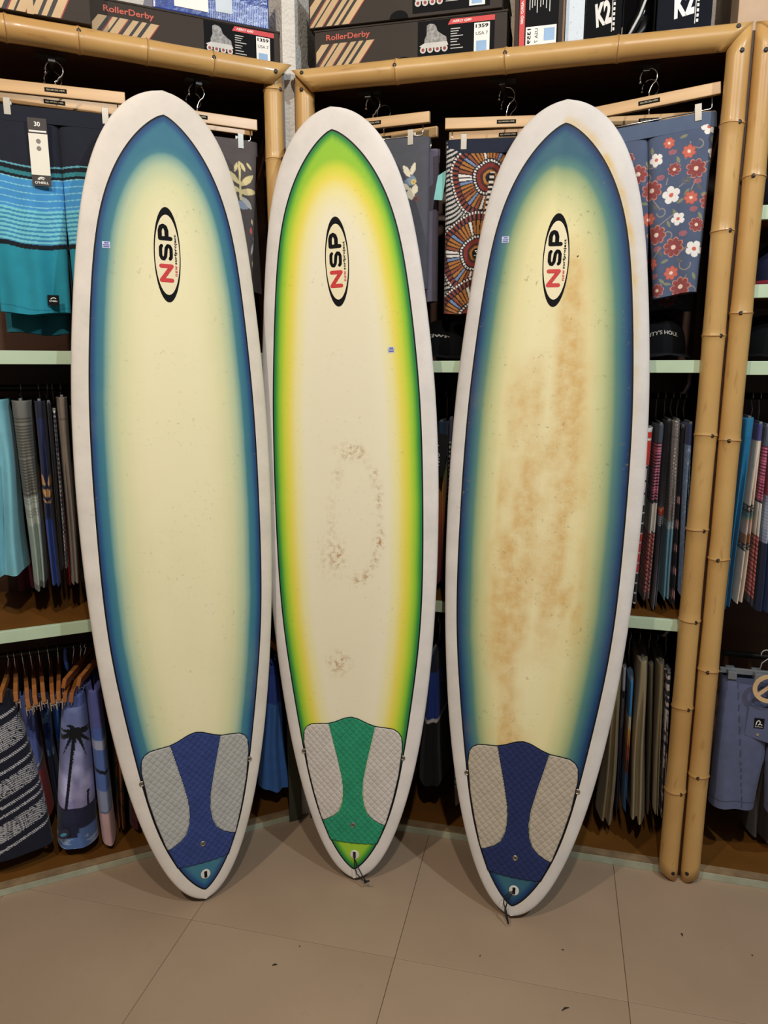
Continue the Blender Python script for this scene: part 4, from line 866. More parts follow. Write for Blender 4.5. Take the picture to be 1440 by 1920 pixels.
L_('shorts', 'dark green and orange printed shorts', 0.176, 0.036, 0.49, 0.165, 0.026, 0.05, 0.10, 0.34, lambda x, y, v: np.where((fbm(x * 70, v * 40) > 0.5)[:, None], np.array((52, 74, 58.)), np.array((150, 96, 58.))), 16, r2, wire=False)
L_('shorts', 'dark red checked shorts beside the board rail', 0.225, 0.05, 0.49, 0.222, 0.058, 0.05, 0.09, 0.34, f_plaid((84, 34, 40), (46, 22, 30)), 17, r2, wire=False)
for k in range(5):
    s = 0.29 + 0.06 * k
    L_('shorts', 'dark shorts behind the cream board on the lower rail', s, 0.035, 0.52, s, 0.05, 0.06 + 0.02 * (k % 3), 0.10, 0.34, plain((46, 48, 60)), 40 + k, r2, wire=False, group='dark shorts hidden on the lower rail', res=0.012, nc=40)
L_('shorts', 'white shorts with thin black check by the board', 0.592, 0.036, 0.50, 0.588, 0.038, 0.055, 0.12, 0.34, f_plaid((206, 202, 198), (40, 40, 44), 0.012), 18, r2, wire=False)
L_('shorts', 'gathered plain sky blue shorts between two surfboards', 0.661, 0.030, 0.545, 0.655, 0.092, 0.100, 0.04, 0.115, seg((0.03, (50, 76, 168)), (0.13, (58, 86, 178)), (9, (72, 126, 206))), 19, r2, wire=False, amp=0.008, legs=False)
L_('shorts', 'pink and white flower shorts behind the sky blue pair', 0.655, 0.05, 0.50, 0.655, 0.085, 0.085, 0.14, 0.34, lambda x, y, v: np.where((fbm(x * 55, v * 55) > 0.5)[:, None], np.array((172, 40, 88.)), np.where((fbm(x * 80 + 5, v * 80) > 0.5)[:, None], np.array((200, 190, 186.)), np.array((64, 44, 58.)))), 20, r2, wire=False)
# middle unit
q1, q2 = 1.423, 0.676
R_('shorts', 'tie dyed green and orange shorts between two surfboards', -0.732, 0.030, 1.342, -0.729, 0.030, 0.83, 0.09, 0.33, lambda x, y, v: np.stack([np.interp(v, [0, .1, .16, .2, .3, .5], [40, 44, 150, 176, 196, 120]), np.interp(v, [0, .1, .16, .2, .3, .5], [64, 70, 150, 130, 100, 40]), np.interp(v, [0, .1, .16, .2, .3, .5], [90, 96, 60, 50, 44, 50])], -1), 50, q1)
R_('shorts', 'black and white barred shorts between two surfboards', -0.703, 0.022, 1.351, -0.703, 0.026, 0.83, 0.10, 0.33, seg((0.07, (84, 84, 108)), (0.3, (32, 32, 36), (206, 204, 200), 0.014, 0.4), (9, (40, 40, 44))), 51, q1)
for k in range(12):
    s = -1.06 + 0.06 * k if k < 5 else -0.66 + 0.062 * (k - 5)
    R_('shorts', 'dark shorts on the wide shelving upper rail', s, 0.03, 1.345, s, 0.05, 0.84 + 0.02 * (k % 3), 0.10, 0.33, plain((46, 48, 60)), 60 + k, q1, group='dark shorts hidden on the flower print shelving upper rail', res=0.012, nc=40)
R_('shorts', 'black shorts with a red waistband and red hem', -0.136, 0.040, 1.337, -0.138, 0.034, 0.822, 0.05, 0.33, f_red, 52, q1, res=0.003)
R_('shorts', 'pink and navy striped shorts with a cream middle band', -0.103, 0.028, 1.348, -0.114, 0.034, 0.841, 0.04, 0.33, seg((0.05, (76, 84, 96)), (0.215, (220, 124, 150), (56, 40, 62), 0.0085, 0.45), (0.222, (50, 44, 60)), (0.308, (222, 214, 204)), (0.49, (206, 124, 116), (70, 48, 54), 0.0125, 0.38), (9, (96, 84, 88))), 53, q1, res=0.0022)
R_('shorts', 'black to grey shorts with an orange and red band', -0.081, 0.021, 1.358, -0.084, 0.026, 0.815, 0.055, 0.33, f_grad, 54, q1, res=0.003)
R_('shorts', 'grey dotted shorts with a light blue lower half', -0.059, 0.033, 1.359, -0.058, 0.032, 0.848, 0.045, 0.33, f_dot, 55, q1, res=0.0022, nc=160)
R_('shorts', 'black shorts with pink and grey bars', -0.044, 0.012, 1.341, -0.034, 0.020, 0.820, 0.075, 0.33, seg((0.2, (40, 40, 48)), (9, (40, 42, 52), (198, 150, 156), 0.07, 0.3)), 56, q1)
R_('shorts', 'light blue leaf print shorts with a navy waistband', -0.029, 0.024, 1.351, -0.018, 0.020, 0.860, 0.05, 0.33, f_leafb, 57, q1, res=0.003, nc=140)
R_('shorts', 'olive khaki shorts close to the stained surfboard', -0.166, 0.030, 0.600, -0.172, 0.056, 0.097, 0.06, 0.34, plain((132, 116, 84)), 58, q2)
R_('shorts', 'white and black banded shorts behind the blue striped pair', -0.150, 0.024, 0.592, -0.142, 0.030, 0.11, 0.12, 0.34, seg((0.075, (196, 196, 204)), (0.10, (34, 34, 38)), (0.2, (110, 108, 112), (80, 78, 84), 0.01, 0.4), (9, (52, 58, 92))), 59, q2)
R_('shorts', 'blue shorts with cream, yellow and rust blocks', -0.136, 0.022, 0.577, -0.131, 0.022, 0.148, 0.055, 0.34, seg((0.115, (58, 132, 192)), (0.158, (206, 192, 162)), (0.16, (40, 30, 30)), (0.212, (210, 158, 72)), (0.214, (40, 30, 30)), (0.258, (178, 92, 66)), (0.305, (134, 60, 48)), (9, (60, 128, 188))), 80, q2)
K1 = R_('shorts', 'wide khaki shorts with deep folds on the lower rail', -0.105, 0.034, 0.647, -0.091, 0.062, 0.124, 0.045, 0.34, plain((160, 144, 110)), 81, q2, amp=0.006)
R_('shorts', 'dull khaki shorts tucked between two khaki pairs', -0.074, 0.018, 0.620, -0.056, 0.016, 0.135, 0.085, 0.34, plain((124, 112, 86)), 82, q2)
R_('shorts', 'narrow khaki shorts beside the mottled black and white pair', -0.052, 0.028, 0.641, -0.038, 0.026, 0.156, 0.05, 0.34, plain((150, 136, 104)), 83, q2)
R_('shorts', 'mottled black and white shorts beside the bamboo post', -0.030, 0.022, 0.608, -0.018, 0.016, 0.141, 0.06, 0.34, f_bw, 84, q2, res=0.003, nc=140)
R_('shorts', 'black shorts with a royal blue top and white trim', -0.745, 0.030, 0.600, -0.732, 0.118, 0.150, 0.05, 0.33, seg((0.06, (30, 40, 60)), (0.215, (40, 66, 150)), (0.228, (206, 206, 212)), (9, (26, 28, 32))), 85, q2, legs=False, amp=0.006)
R_('shorts', 'mustard yellow shorts between two surfboards', -0.690, 0.024, 0.56, -0.692, 0.032, 0.258, 0.12, 0.33, plain((168, 128, 58)), 86, q2)
R_('shorts', 'mint dotted shorts with a brown hem', -0.652, 0.040, 0.50, -0.659, 0.053, 0.082, 0.06, 0.33, lambda x, y, v: np.where((v > 0.35)[:, None], np.array((128, 108, 98.)), np.where((((v / 0.02) % 1 < 0.25) & (((x + y) / 0.014) % 1 < 0.4))[:, None], np.array((50, 90, 96.)), np.array((150, 200, 196.)))), 87, q2)
for k in range(10):
    s = -1.06 + 0.06 * k if k < 5 else -0.60 + 0.08 * (k - 5)
    R_('shorts', 'dark shorts on the wide shelving lower rail', s, 0.035, 0.58, s, 0.05, 0.10 + 0.02 * (k % 3), 0.10, 0.34, plain((46, 48, 60)), 90 + k, q2, group='dark shorts hidden on the flower print shelving lower rail', res=0.012, nc=40)
# right-hand bay
b1, b2 = 1.424, 0.644
R_('shorts', 'plain teal blue shorts beside the bamboo posts', 0.118, 0.044, 1.370, 0.099, 0.036, 0.837, 0.04, 0.33, seg((0.05, (42, 124, 168)), (0.052, (30, 100, 140)), (9, (34, 116, 160))), 100, b1, amp=0.003)
R_('shorts', 'dark teal shorts half hidden behind the plain teal pair', 0.094, 0.020, 1.345, 0.088, 0.022, 0.86, 0.09, 0.33, plain((28, 82, 112)), 101, b1)
R_('shorts', 'cream shorts with a woven aztec band and violet waist', 0.150, 0.022, 1.354, 0.136, 0.036, 0.852, 0.05, 0.33, f_aztec, 102, b1, res=0.0022, nc=160)
R_('shorts', 'raspberry striped shorts with a cream band beside the aztec pair', 0.172, 0.018, 1.348, 0.172, 0.022, 0.845, 0.06, 0.33, seg((0.055, (84, 92, 108)), (0.205, (206, 110, 136), (96, 36, 66), 0.0085, 0.45), (0.212, (50, 40, 60)), (0.305, (224, 216, 206)), (0.485, (206, 116, 108), (110, 50, 54), 0.0125, 0.4), (9, (60, 60, 70))), 103, b1, res=0.0022)
R_('shorts', 'navy shorts with a pink and pale blue striped top', 0.200, 0.026, 1.345, 0.203, 0.044, 0.826, 0.05, 0.33, seg((0.05, (96, 92, 96)), (0.19, (190, 76, 96), (150, 60, 84), 0.009, 0.5), (0.32, (150, 170, 206), (196, 204, 222), 0.009, 0.4), (9, (32, 46, 82))), 104, b1, res=0.003)
for k in range(6):
    s = 0.25 + 0.055 * k
    R_('shorts', 'dark navy shorts past the striped pairs in the bay', s, 0.03, 1.345, s, 0.05, 0.83, 0.06, 0.33, plain((44, 52, 84)), 110 + k, b1, group='dark navy shorts in the bay', res=0.012, nc=40)
R_('shorts', 'folded khaki shorts behind the bamboo post of the bay', 0.100, 0.030, 0.580, 0.096, 0.026, 0.160, 0.06, 0.34, plain((150, 134, 100)), 105, b2)
NS_ = front_shorts('swim_shorts', 'washed navy shorts with a back pocket and square badge', at(UR, 0.245, 0.060, 0.632, 0), Wd=0.270, Lh=0.40, colf=lambda x, fr, v: full(x, (92, 98, 128)) * (0.93 + 0.14 * fbm(x * 40, v * 40))[:, None] * np.where((np.abs(v - 0.375) < 0.0012) | (np.abs(x + 0.095 - v * 0.1) < 0.0012), 0.7, 1)[:, None], bandc=(78, 84, 112), seed=21, res=0.003, flare=0.004, thick=0.06, crotch=0.62, gap=0.03)
pk = MB().prism([(-0.062, -0.075), (0.085, -0.075), (0.085, -0.165), (0.010, -0.185), (-0.066, -0.165)], lambda x, y, k: (x, -0.036 - k, y), 0.002).build('back_pocket', M('navy_pocket', (88, 94, 124), 0.85), NS_, bevel=0.0008)
bg = card(NS_, 'badge', -0.045, -0.019, -0.138, -0.108, -0.0398, BLACKP)
strokes([[(-0.040, -0.128), (-0.038, -0.118), (-0.033, -0.114), (-0.029, -0.119), (-0.031, -0.124)], [(-0.034, -0.128), (-0.029, -0.124), (-0.024, -0.128)]], 0.0012, lambda x, y: (x, -0.0402, y), 6).build('badge_mark', WHITE, bg)
text('lettering', 'Quiksilver', WHITE, bg, lambda x, y: (-0.032 + x, -0.0402, -0.1335 + y), width=0.021, height=0.0042)
MB().lathe([(0.0042, 0), (0.0042, 0.001), (0.0022, 0.0012)], lambda x, y, h: (-0.033 + x, -0.0385 - h, -0.158 + y), 12).build('eyelet', CHROME, NS_)
R_('trousers', 'grey trousers low behind the washed navy shorts', 0.300, 0.07, 0.50, 0.300, 0.080, 0.045, 0.17, 0.34, plain((104, 100, 104)), 106, b2, wire=False, cat='trousers')
hg = thing('clear_hanger', 'clear plastic clip hanger holding the washed navy shorts', 'hanger', at(UR, 0.245, 0.060, 0.645))
MB().box(-0.140, 0.140, -0.005, 0.005, -0.008, 0.008).build('bar', CLEAR, hg, bevel=0.002)
for x in (-0.11, -0.04, 0.11): MB().box(x - 0.012, x + 0.012, -0.0252, 0.0252, -0.018, 0.006).build('clip', CLEAR, hg, bevel=0.002)
MB().tube([(-0.02 + 0.014 * math.cos(math.radians(a)), 0.005 + 0.0, 0.055 + 0.014 * math.sin(math.radians(a))) for a in range(200, -90, -25)] + [(-0.03, 0.003, 0.03), (-0.035, 0, 0.008)], 0.0018, 6).build('hook', GREYWIRE, hg, smooth=True)
ring = thing('ring_tag', 'round tan ring tag hanging on the washed navy shorts', 'tag', at(UR, 0.224, 0.004, 0.622))
TAN = M('tan_plastic', (206, 174, 130), 0.45)
mb = MB(); n = 40
for a0, rr0, rr1 in ((0, 0.030, 0.042),):
    vs = []; fs = []
    for j in range(n):
        an = 2 * math.pi * j / n
        for rr in (rr0, rr1):
            for y in (-0.002, 0.002): vs.append((rr * math.cos(an), y, rr * math.sin(an)))
    for j in range(n):
        a = j * 4; b = ((j + 1) % n) * 4
        fs += [(a, b, b + 1, a + 1), (a + 2, a + 3, b + 3, b + 2), (a, a + 2, b + 2, b), (a + 1, b + 1, b + 3, a + 3)]
    mb.add(vs, fs)
mb.build('ring', TAN, ring, bevel=0.0006); MB().box(-0.005, 0.030, -0.0018, 0.0018, 0.0, 0.009).add([(x * 0.7 - z * 0.7, y, x * 0.7 + z * 0.7) for z in (0.0, 0.009) for y in (-0.0018, 0.0018) for x in (-0.031, -0.0)], [(0, 2, 3, 1), (4, 5, 7, 6), (0, 1, 5, 4), (2, 6, 7, 3), (0, 4, 6, 2), (1, 3, 7, 5)]).build('spoke', TAN, ring)
fill_racks(); PA = PA['obj']
# wooden clip hangers on the lower rail of the left unit, seen from their ends
for k, (s, z, dr, yw, lb) in enumerate(((-0.150, 0.560, 0, 0, 'low wooden hanger deep behind the woven dash shorts'), (-0.118, 0.592, 6, -4, 'wooden hanger tipped over the woven dash shorts'), (-0.096, 0.588, 0, 2, 'upright wooden hanger above the periwinkle and red shorts'), (-0.070, 0.560, -3, 3, ''), (-0.048, 0.568, -3, 2, ''), (-0.026, 0.572, -2, 2, ''), (0.000, 0.562, -2, 1, ''), (0.022, 0.568, 2, -1, ''), (0.058, 0.560, 8, -8, 'slanted wooden hanger just before the palm tree shorts'), (0.078, 0.556, 8, -9, 'slanted wooden hanger pressed against the palm tree shorts'), (0.092, 0.600, 14, -20, 'turned wooden hanger raised above the palm tree shorts'), (0.132, 0.598, 14, -20, 'turned wooden hanger above the violet and pink shorts'), (0.200, 0.572, 0, 0, 'wooden hanger above the dark green and orange shorts'), (0.668, 0.600, -6, 6, 'wooden hanger above the gathered sky blue shorts'))):
    r = thing('wooden_hanger', lb or 'wooden hanger in the tight row above the speckled blue shorts', 'hanger', at(UL, s, 0.2, z, yw, dr), None if lb else 'tight row of wooden hangers')
    MB().box(-0.0058, 0.0058, -0.165, 0.150, -0.0145, 0.0145).build('bar', WOODD, r, bevel=0.0012)
    h = 0.656 - z; pts = [(0, 0.013 * math.cos(math.radians(a)), h + 0.013 * math.sin(math.radians(a)) - 0.002) for a in range(200, -40, -25)] + [(0, 0.004, h - 0.03), (0, 0, 0.014)]
    MB().tube(pts, 0.0018, 6).build('hook', CHROME, r, smooth=True)
    MB().tube([(0, -0.150, -0.014), (0, -0.150, -0.036), (0, 0.140, -0.036), (0, 0.140, -0.014)], 0.0016, 6).build('clip_rod', CHROME, r, smooth=True)
    MB().box(-0.009, -0.007, -0.128, -0.112, -0.052, -0.024).box(0.007, 0.009, -0.128, -0.112, -0.052, -0.024).box(-0.007, 0.007, -0.123, -0.117, -0.038, -0.034).build('clip', CHROME, r)
MB().tube([(0.0, 0.0, 0.03), (-0.002, 0.0, 0.02), (-0.003, 0, -0.01), (-0.001, 0, -0.035), (0.002, 0, -0.05)], [0.002, 0.005, 0.006, 0.005, 0.002], 8).build('blue_tag_cord', M('blue_plastic', (44, 84, 160), 0.4), None, smooth=True, mw=at(UL, 0.048, 0.12, 0.655))
tag(bpy.data.objects['blue_tag_cord'], 'slim blue plastic size marker on the lower rail', 'tag')
# badge on the palm shorts
MB().lathe([(0.0165, 0), (0.0165, 0.0012)], lambda x, y, h: (-0.062 + x, -0.080 - h, -0.428 + y), 20).build('badge', M('dark_badge', (46, 40, 62), 0.7), PA)
MB().lathe([(0.009, 0), (0.009, 0.0006)], lambda x, y, h: (-0.062 + x, -0.0814 - h, -0.430 + y * 0.6), 16).build('badge_mark', M('teal_badge', (70, 150, 170), 0.7), PA)
# black swing tag between the boards
tgk = MB().box(-0.022, 0.022, -0.001, 0.001, -0.065, 0.065).build('swing_tag', M('black_card', (24, 26, 28), 0.5), None, mw=at(UR, -0.728, 0.055, 1.245, 0, 8)); tag(tgk, 'black card tag with white script between two surfboards', 'tag')
strokes([[(-0.004, 0.03), (-0.010, 0.022), (-0.004, 0.016), (-0.008, 0.008)], [(0.0, 0.006), (0.004, -0.002), (-0.004, -0.004), (0.004, -0.012)], [(-0.002, -0.014), (0.006, -0.020), (0.0, -0.026), (0.006, -0.030)]], 0.0012, lambda x, y: (x - 0.002, -0.0013, y), 6).build('lettering', WHITE, tgk)

# ------------------------------------------------------------------ boxes on top of the units
CARD = M('charcoal_cardboard', (62, 55, 50), 0.75, var=0.08, scale=5, spec=0.2); CARDB = M('black_cardboard', (14, 14, 17), 0.8, var=0.1, spec=0.12)
TANP = M('tan_stripe', (196, 166, 124), 0.6); DKP = M('dark_stripe', (38, 34, 32), 0.6); REDS = M('thin_red_stripe', (150, 52, 42), 0.6); ORG = M('orange_red_lettering', (206, 86, 66), 0.55)
LTB = M('pale_blue_print', (150, 184, 222), 0.6); SKG = M('skate_grey', (140, 138, 136), 0.5, var=0.55, scale=110); SKW = M('skate_pale', (200, 198, 192), 0.5)
def carton(label, mw, L, Dp, H, mat, lidm=None):
    r = thing('skate_box', label, 'box', mw)
    MB().box(0, L, 0, Dp, 0, H).build('carton', mat, r, bevel=0.0015)
    return r
def skate_art(parent, fn):
    boot = [(-0.020, 0.052), (-0.012, 0.056), (0.000, 0.054), (0.006, 0.048), (0.010, 0.036), (0.024, 0.026), (0.034, 0.020), (0.036, 0.010), (0.0, 0.006), (-0.026, 0.008), (-0.026, 0.018), (-0.020, 0.030)]
    MB().prism(boot, lambda x, y, k: fn(x, y, 0.0004 + k), 0.0003).build('boot_print', SKG, parent)
    MB().prism([(-0.040, 0.002), (-0.026, 0.009), (0.036, 0.009), (0.040, 0.0), (0.030, -0.004), (-0.030, -0.004)], lambda x, y, k: fn(x, y, 0.0006 + k), 0.0003).build('frame_print', SKW, parent)
    for x in (-0.030, -0.010, 0.010, 0.030):
        MB().lathe([(0.0085, 0), (0.0085, 0.0003)], lambda a, b, h, x=x: fn(x + a, -0.008 + b, 0.0008 + h), 16).build('wheel_print', SKW, parent); MB().lathe([(0.0042, 0), (0.0042, 0.0002)], lambda a, b, h, x=x: fn(x + a, -0.008 + b, 0.0013 + h), 12).build('wheel_print', REDS, parent)
def label_panel(r, fn, full_=True):
    """black picture panel with skate, red strip and white sticker; fn(x, y, out) in panel coordinates"""
    p = MB().prism([(-0.105, -0.048), (0.105, -0.048), (0.105, 0.048), (-0.105, 0.048)], lambda x, y, k: fn(x, y, k), 0.0004).build('picture_panel', BLACKP, r)
    skate_art(p, lambda x, y, o: fn(x - 0.060, y - 0.016, o + 0.0003))
    MB().prism([(-0.022, 0.033), (0.105, 0.033), (0.105, 0.046), (-0.014, 0.046)], lambda x, y, k: fn(x, y, 0.0004 + k), 0.0003).build('red_strip', REDP, p)
    text('lettering', 'AERO Q80', WHITE, p, lambda x, y: fn(0.016 + x, 0.0395 + y, 0.0010), width=0.052, height=0.007, bold=0.02, shear=0.25)
    for y in (0.022, 0.016, 0.010, 0.004, -0.004, -0.010, -0.018, -0.026): MB().prism([(-0.014, y - 0.001), (0.004 + 0.02 * ((y * 700) % 1), y - 0.001), (0.004 + 0.02 * ((y * 700) % 1), y + 0.001), (-0.014, y + 0.001)], lambda a, b, k: fn(a, b, 0.0004 + k), 0.0002).build('small_print', SKW, p)
    st = MB().prism([(0.050, -0.044), (0.092, -0.044), (0.092, 0.030), (0.050, 0.030)], lambda x, y, k: fn(x, y, 0.0005 + k), 0.0004).build('white_sticker', WHITE, p)
    text('lettering', '1359', BLACKP, st, lambda x, y: fn(0.071 + x, 0.022 + y, 0.0011), width=0.034, height=0.009, bold=0.03)
    text('lettering', 'USA 7', BLACKP, st, lambda x, y: fn(0.071 + x, 0.004 + y, 0.0011), width=0.032, height=0.008)
    MB().prism([(0.056, -0.040), (0.084, -0.040), (0.084, -0.014), (0.056, -0.014)], lambda x, y, k: fn(x, y, 0.0009 + k), 0.0002).build('blue_print', LTB, st)
def stripes_art(r, x0, H, w, lean, fn, h=None):
    h = h or H * 0.66
    cols = [(TANP, 0.022), (DKP, 0.011), (REDS, 0.003), (TANP, 0.012), (DKP, 0.005), (TANP, 0.020), (REDS, 0.003), (DKP, 0.009), (TANP, 0.015), (DKP, 0.008), (TANP, 0.012), (DKP, 0.010), (TANP, 0.020), (REDS, 0.003)]
    x = x0 - lean
    for m, ww in cols:
        a, b = x, x + ww
        lo = lambda q: max(q, 0.004); poly = []
        # clip the leaning stripe at the carton's edge
        for (q, y) in ((a, 0.002), (b, 0.002), (b + lean, h), (a + lean, h)):
            poly.append((q, y))
        if poly[0][0] < 0.004:
            if poly[1][0] < 0.004:
                k = lambda q: h * (0.004 - q) / lean + 0.002
                if b + lean <= 0.006: x += ww; continue
                poly = [(0.004, k(b)), (b + lean, h), (max(0.004, a + lean), h)] + ([(0.004, min(h, k(a)))] if k(a) < h else [])
            else: poly = [(0.004, 0.002), (b, 0.002), (b + lean, h), (max(a + lean, 0.004), h)] + ([(0.004, h * (0.004 - a) / lean)] if a + lean > 0.004 else [])
        MB().prism(poly, lambda px, py, kk: fn(px, py, kk), 0.0003).build('stripe_print', m, r); x += ww
def roller_box(label, mw, L=0.53, H=0.108, Dp=0.30, panel=0.395, logo=True):
    r = carton(label, mw, L, Dp, H, CARD); fn = lambda x, y, o: (x, -0.0001 - o, y)
    MB().box(-0.002, L + 0.002, -0.002, Dp + 0.002, H - 0.004, H + 0.001).build('lid', CARD, r, bevel=0.001)
    stripes_art(r, 0.02, H, 0.1, 0.055, fn)
    if logo: text('lettering', 'RollerDerby', ORG, r, lambda x, y: (0.096 + x, -0.0005, H * 0.79 + y), width=0.125, height=0.019, bold=0.012)
    k = 0.98 if H < 0.11 else 0.93
    label_panel(r, lambda x, y, o: (panel + x * k, -0.0001 - o, H * (0.51 if H < 0.11 else 0.57) + y * k))
    hp_ = [(0.255 + 0.026 * math.cos(math.radians(a)), 0.0005 + 0.020 * math.sin(math.radians(a))) for a in range(0, 181, 15)]
    MB().prism(hp_, lambda x, y, kk: fn(x, y, kk), 0.0004).build('finger_hole', BLACKP, r)
    return r
zt = 2.301
roller_box('long charcoal skate box lying on the wide shelving, lower of two', at(UR, -1.090, 0.022, zt + 0.012, 0.8))
roller_box('long charcoal skate box stacked on another skate box', at(UR, -1.103, 0.012, zt + 0.1225, 0.8))
rb = roller_box('long charcoal skate box with a blue wrapped pack on it', at(UL, 0.236, 0.042, 2.3135, 0), L=0.498, panel=0.385, H=0.116)
rb2 = carton('charcoal skate box jutting out over the bamboo bar', at(UL, -0.10, -0.022, 2.3370, 0), 0.333, 0.28, 0.12, CARD)
stripes_art(rb2, 0.168, 0.12, 0.1, 0.055, lambda x, y, o: (x, -0.0001 - o, y), 0.12)
MB().box(0.19, 0.205, -0.0008, 0, 0.0, 0.12).build('tan_edge', TANP, rb2)
pk_ = thing('wrapped_pack', 'blue and white wrapped pack lying on the skate box', 'pack', at(UL, 0.395, 0.05, 2.4312))
BLF = M('blue_foil', (42, 66, 142), 0.25, var=0.35, scale=40, bump=0.6, bscale=60)
MB().box(0, 0.315, 0, 0.22, 0, 0.09).build('wrap', BLF, pk_, bevel=0.006)
for k in range(34): MB().box(0.15 + 0.0048 * k, 0.1516 + 0.0048 * k, -0.0012, 0, 0.004, 0.055).build('rib_print', M('foil_pale', (150, 164, 206), 0.25), pk_)
MB().box(0.055, 0.145, -0.0014, 0, 0.016, 0.07).build('white_label', WHITE, pk_); MB().box(0.165, 0.21, -0.0020, -0.0002, 0.022, 0.07).build('small_label', M('pale_label', (196, 206, 216), 0.5), pk_)
# upright box with the rotated label
eb = carton('charcoal skate box standing on end', at(UR, -0.540, 0.022, zt + 0.004, 0), 0.122, 0.30, 0.53, CARD)
label_panel(eb, lambda x, y, o: (0.061 - y * 1.05, -0.0001 - o, 0.115 + 0.0 - x * -1.05 if False else 0.118 - x * 1.05))
MB().box(-0.004, 0.0, -0.001, 0.30, 0, 0.53).build('brown_edge', M('brown_board', (120, 92, 62), 0.6), eb); MB().box(0.122, 0.127, -0.001, 0.30, 0, 0.53).build('brown_edge', M('brown_board', (120, 92, 62), 0.6), eb)
SPK = NT('lit_wall_speckle'); _v = SPK.ramp(SPK.noise(120, 3, rough=0.7), [(0.30, rgba((150, 160, 170))), (0.40, rgba((206, 216, 226)))]); SPK.l(_v, SPK.b.inputs['Base Color'])  # pale bluish colour stands for the light on wall plaster
fb = thing('added_wall_strip', 'pale speckled slab added between skate boxes as brightly lit wall', 'board', at(UR, -0.4115, 0.045, zt + 0.001)); MB().box(0, 0.047, 0, 0.20, 0, 0.42).build('slab', SPK.m, fb, bevel=0.001)  # slab added in front to make the wall strip between the boxes bright
def k2(label, mw, L, H, mat, ink, sx, sz, h, wd, rot=0.0):
    r = thing('skate_box', label, 'box', mw); MB().box(0, L, 0, 0.32, 0, H).build('carton', mat, r, bevel=0.0015)
    c_, s_ = math.cos(rot), math.sin(rot)
    text('lettering', 'K2', ink, r, lambda x, y: (sx + x * c_ - y * s_, -0.0006, sz + x * s_ + y * c_), width=wd, height=h, bold=0.045, shear=0.3)
    MB().box(sx + wd * 0.55, sx + wd * 0.55 + 0.0016, -0.0006, 0, sz - h * 0.8, sz + h).build('logo_bar', ink, r)
    for k in range(9): MB().box(sx + wd * 0.62, sx + wd * 0.62 + 0.005, -0.0006, 0, sz - h * 0.75 + 0.0115 * k, sz - h * 0.75 + 0.0115 * k + 0.007).build('small_print', ink, r)
    return r
k2('narrow black skate box with silver lettering beside bare wall', at(UR, -0.360, 0.040, zt + 0.004, 0), 0.088, 0.34, CARDB, M('silver_print', (206, 204, 198), 0.4), 0.040, 0.085, 0.055, 0.042, 0.25)
k2('black skate box with large white lettering', at(UR, -0.188, 0.030, zt + 0.004, 0), 0.128, 0.36, M('blue_black_cardboard', (20, 23, 32), 0.8, spec=0.12), WHITE, 0.060, 0.085, 0.062, 0.052, 0.2)
k2('plain tan cardboard skate box with grey lettering', at(UR, 0.000, 0.030, zt + 0.004, 0), 0.24, 0.36, M('tan_cardboard', (190, 162, 134), 0.75), M('grey_ink', (92, 90, 94), 0.6), 0.105, 0.085, 0.075, 0.075, 0.1)
# open black box holding a skate, between the two lettered boxes
ob_ = thing('open_box', 'open black box with a shiny black skate boot inside', 'box', at(UR, -0.270, 0.045, zt + 0.004, 0))
MB().box(0, 0.079, 0, 0.25, 0, 0.006).box(0, 0.003, 0, 0.25, 0, 0.30).box(0.076, 0.079, 0, 0.25, 0, 0.30).box(0, 0.079, 0.246, 0.25, 0, 0.30).build('carton', CARDB, ob_)
MB().box(0.0, 0.079, -0.001, 0, 0.0, 0.003).box(-0.0005, 0.001, -0.001, 0, 0.0, 0.05).build('pale_edge', M('raw_card_edge', (190, 176, 150), 0.7), ob_)
bt = thing('skate_boot', 'shiny black skate boot lying in the open black box', 'skate', at(UR, -0.262, 0.06, zt + 0.012))
GLB = M('glossy_black', (14, 15, 17), 0.12, var=0.1, coat=0.6)
MB().tube([(0.006, 0.02, 0.018), (0.02, 0.02, 0.045), (0.042, 0.025, 0.085), (0.050, 0.03, 0.15), (0.050, 0.03, 0.22)], [0.007, 0.017, 0.020, 0.016, 0.014], 14).build('boot_shell', GLB, bt, smooth=True)
MB().tube([(0.002, 0.0, 0.014), (0.018, -0.004, 0.04), (0.034, -0.004, 0.07), (0.048, 0.0, 0.11), (0.054, 0.002, 0.16)], 0.0035, 6).build('pale_trim', M('pale_grey_trim', (196, 196, 190), 0.4), bt, smooth=True)
MB().tube([(0.008, 0.004, 0.012), (0.030, 0.0, 0.020), (0.044, 0.004, 0.04), (0.052, 0.01, 0.07)], [0.006, 0.010, 0.010, 0.008], 10).build('buckle_strap', BLACKM, bt, smooth=True)
MB().lathe([(0.009, 0), (0.009, 0.02)], lambda x, y, h: (0.010 + x, -0.004 + h, 0.016 + y), 16).build('wheel', BLACKM, bt)

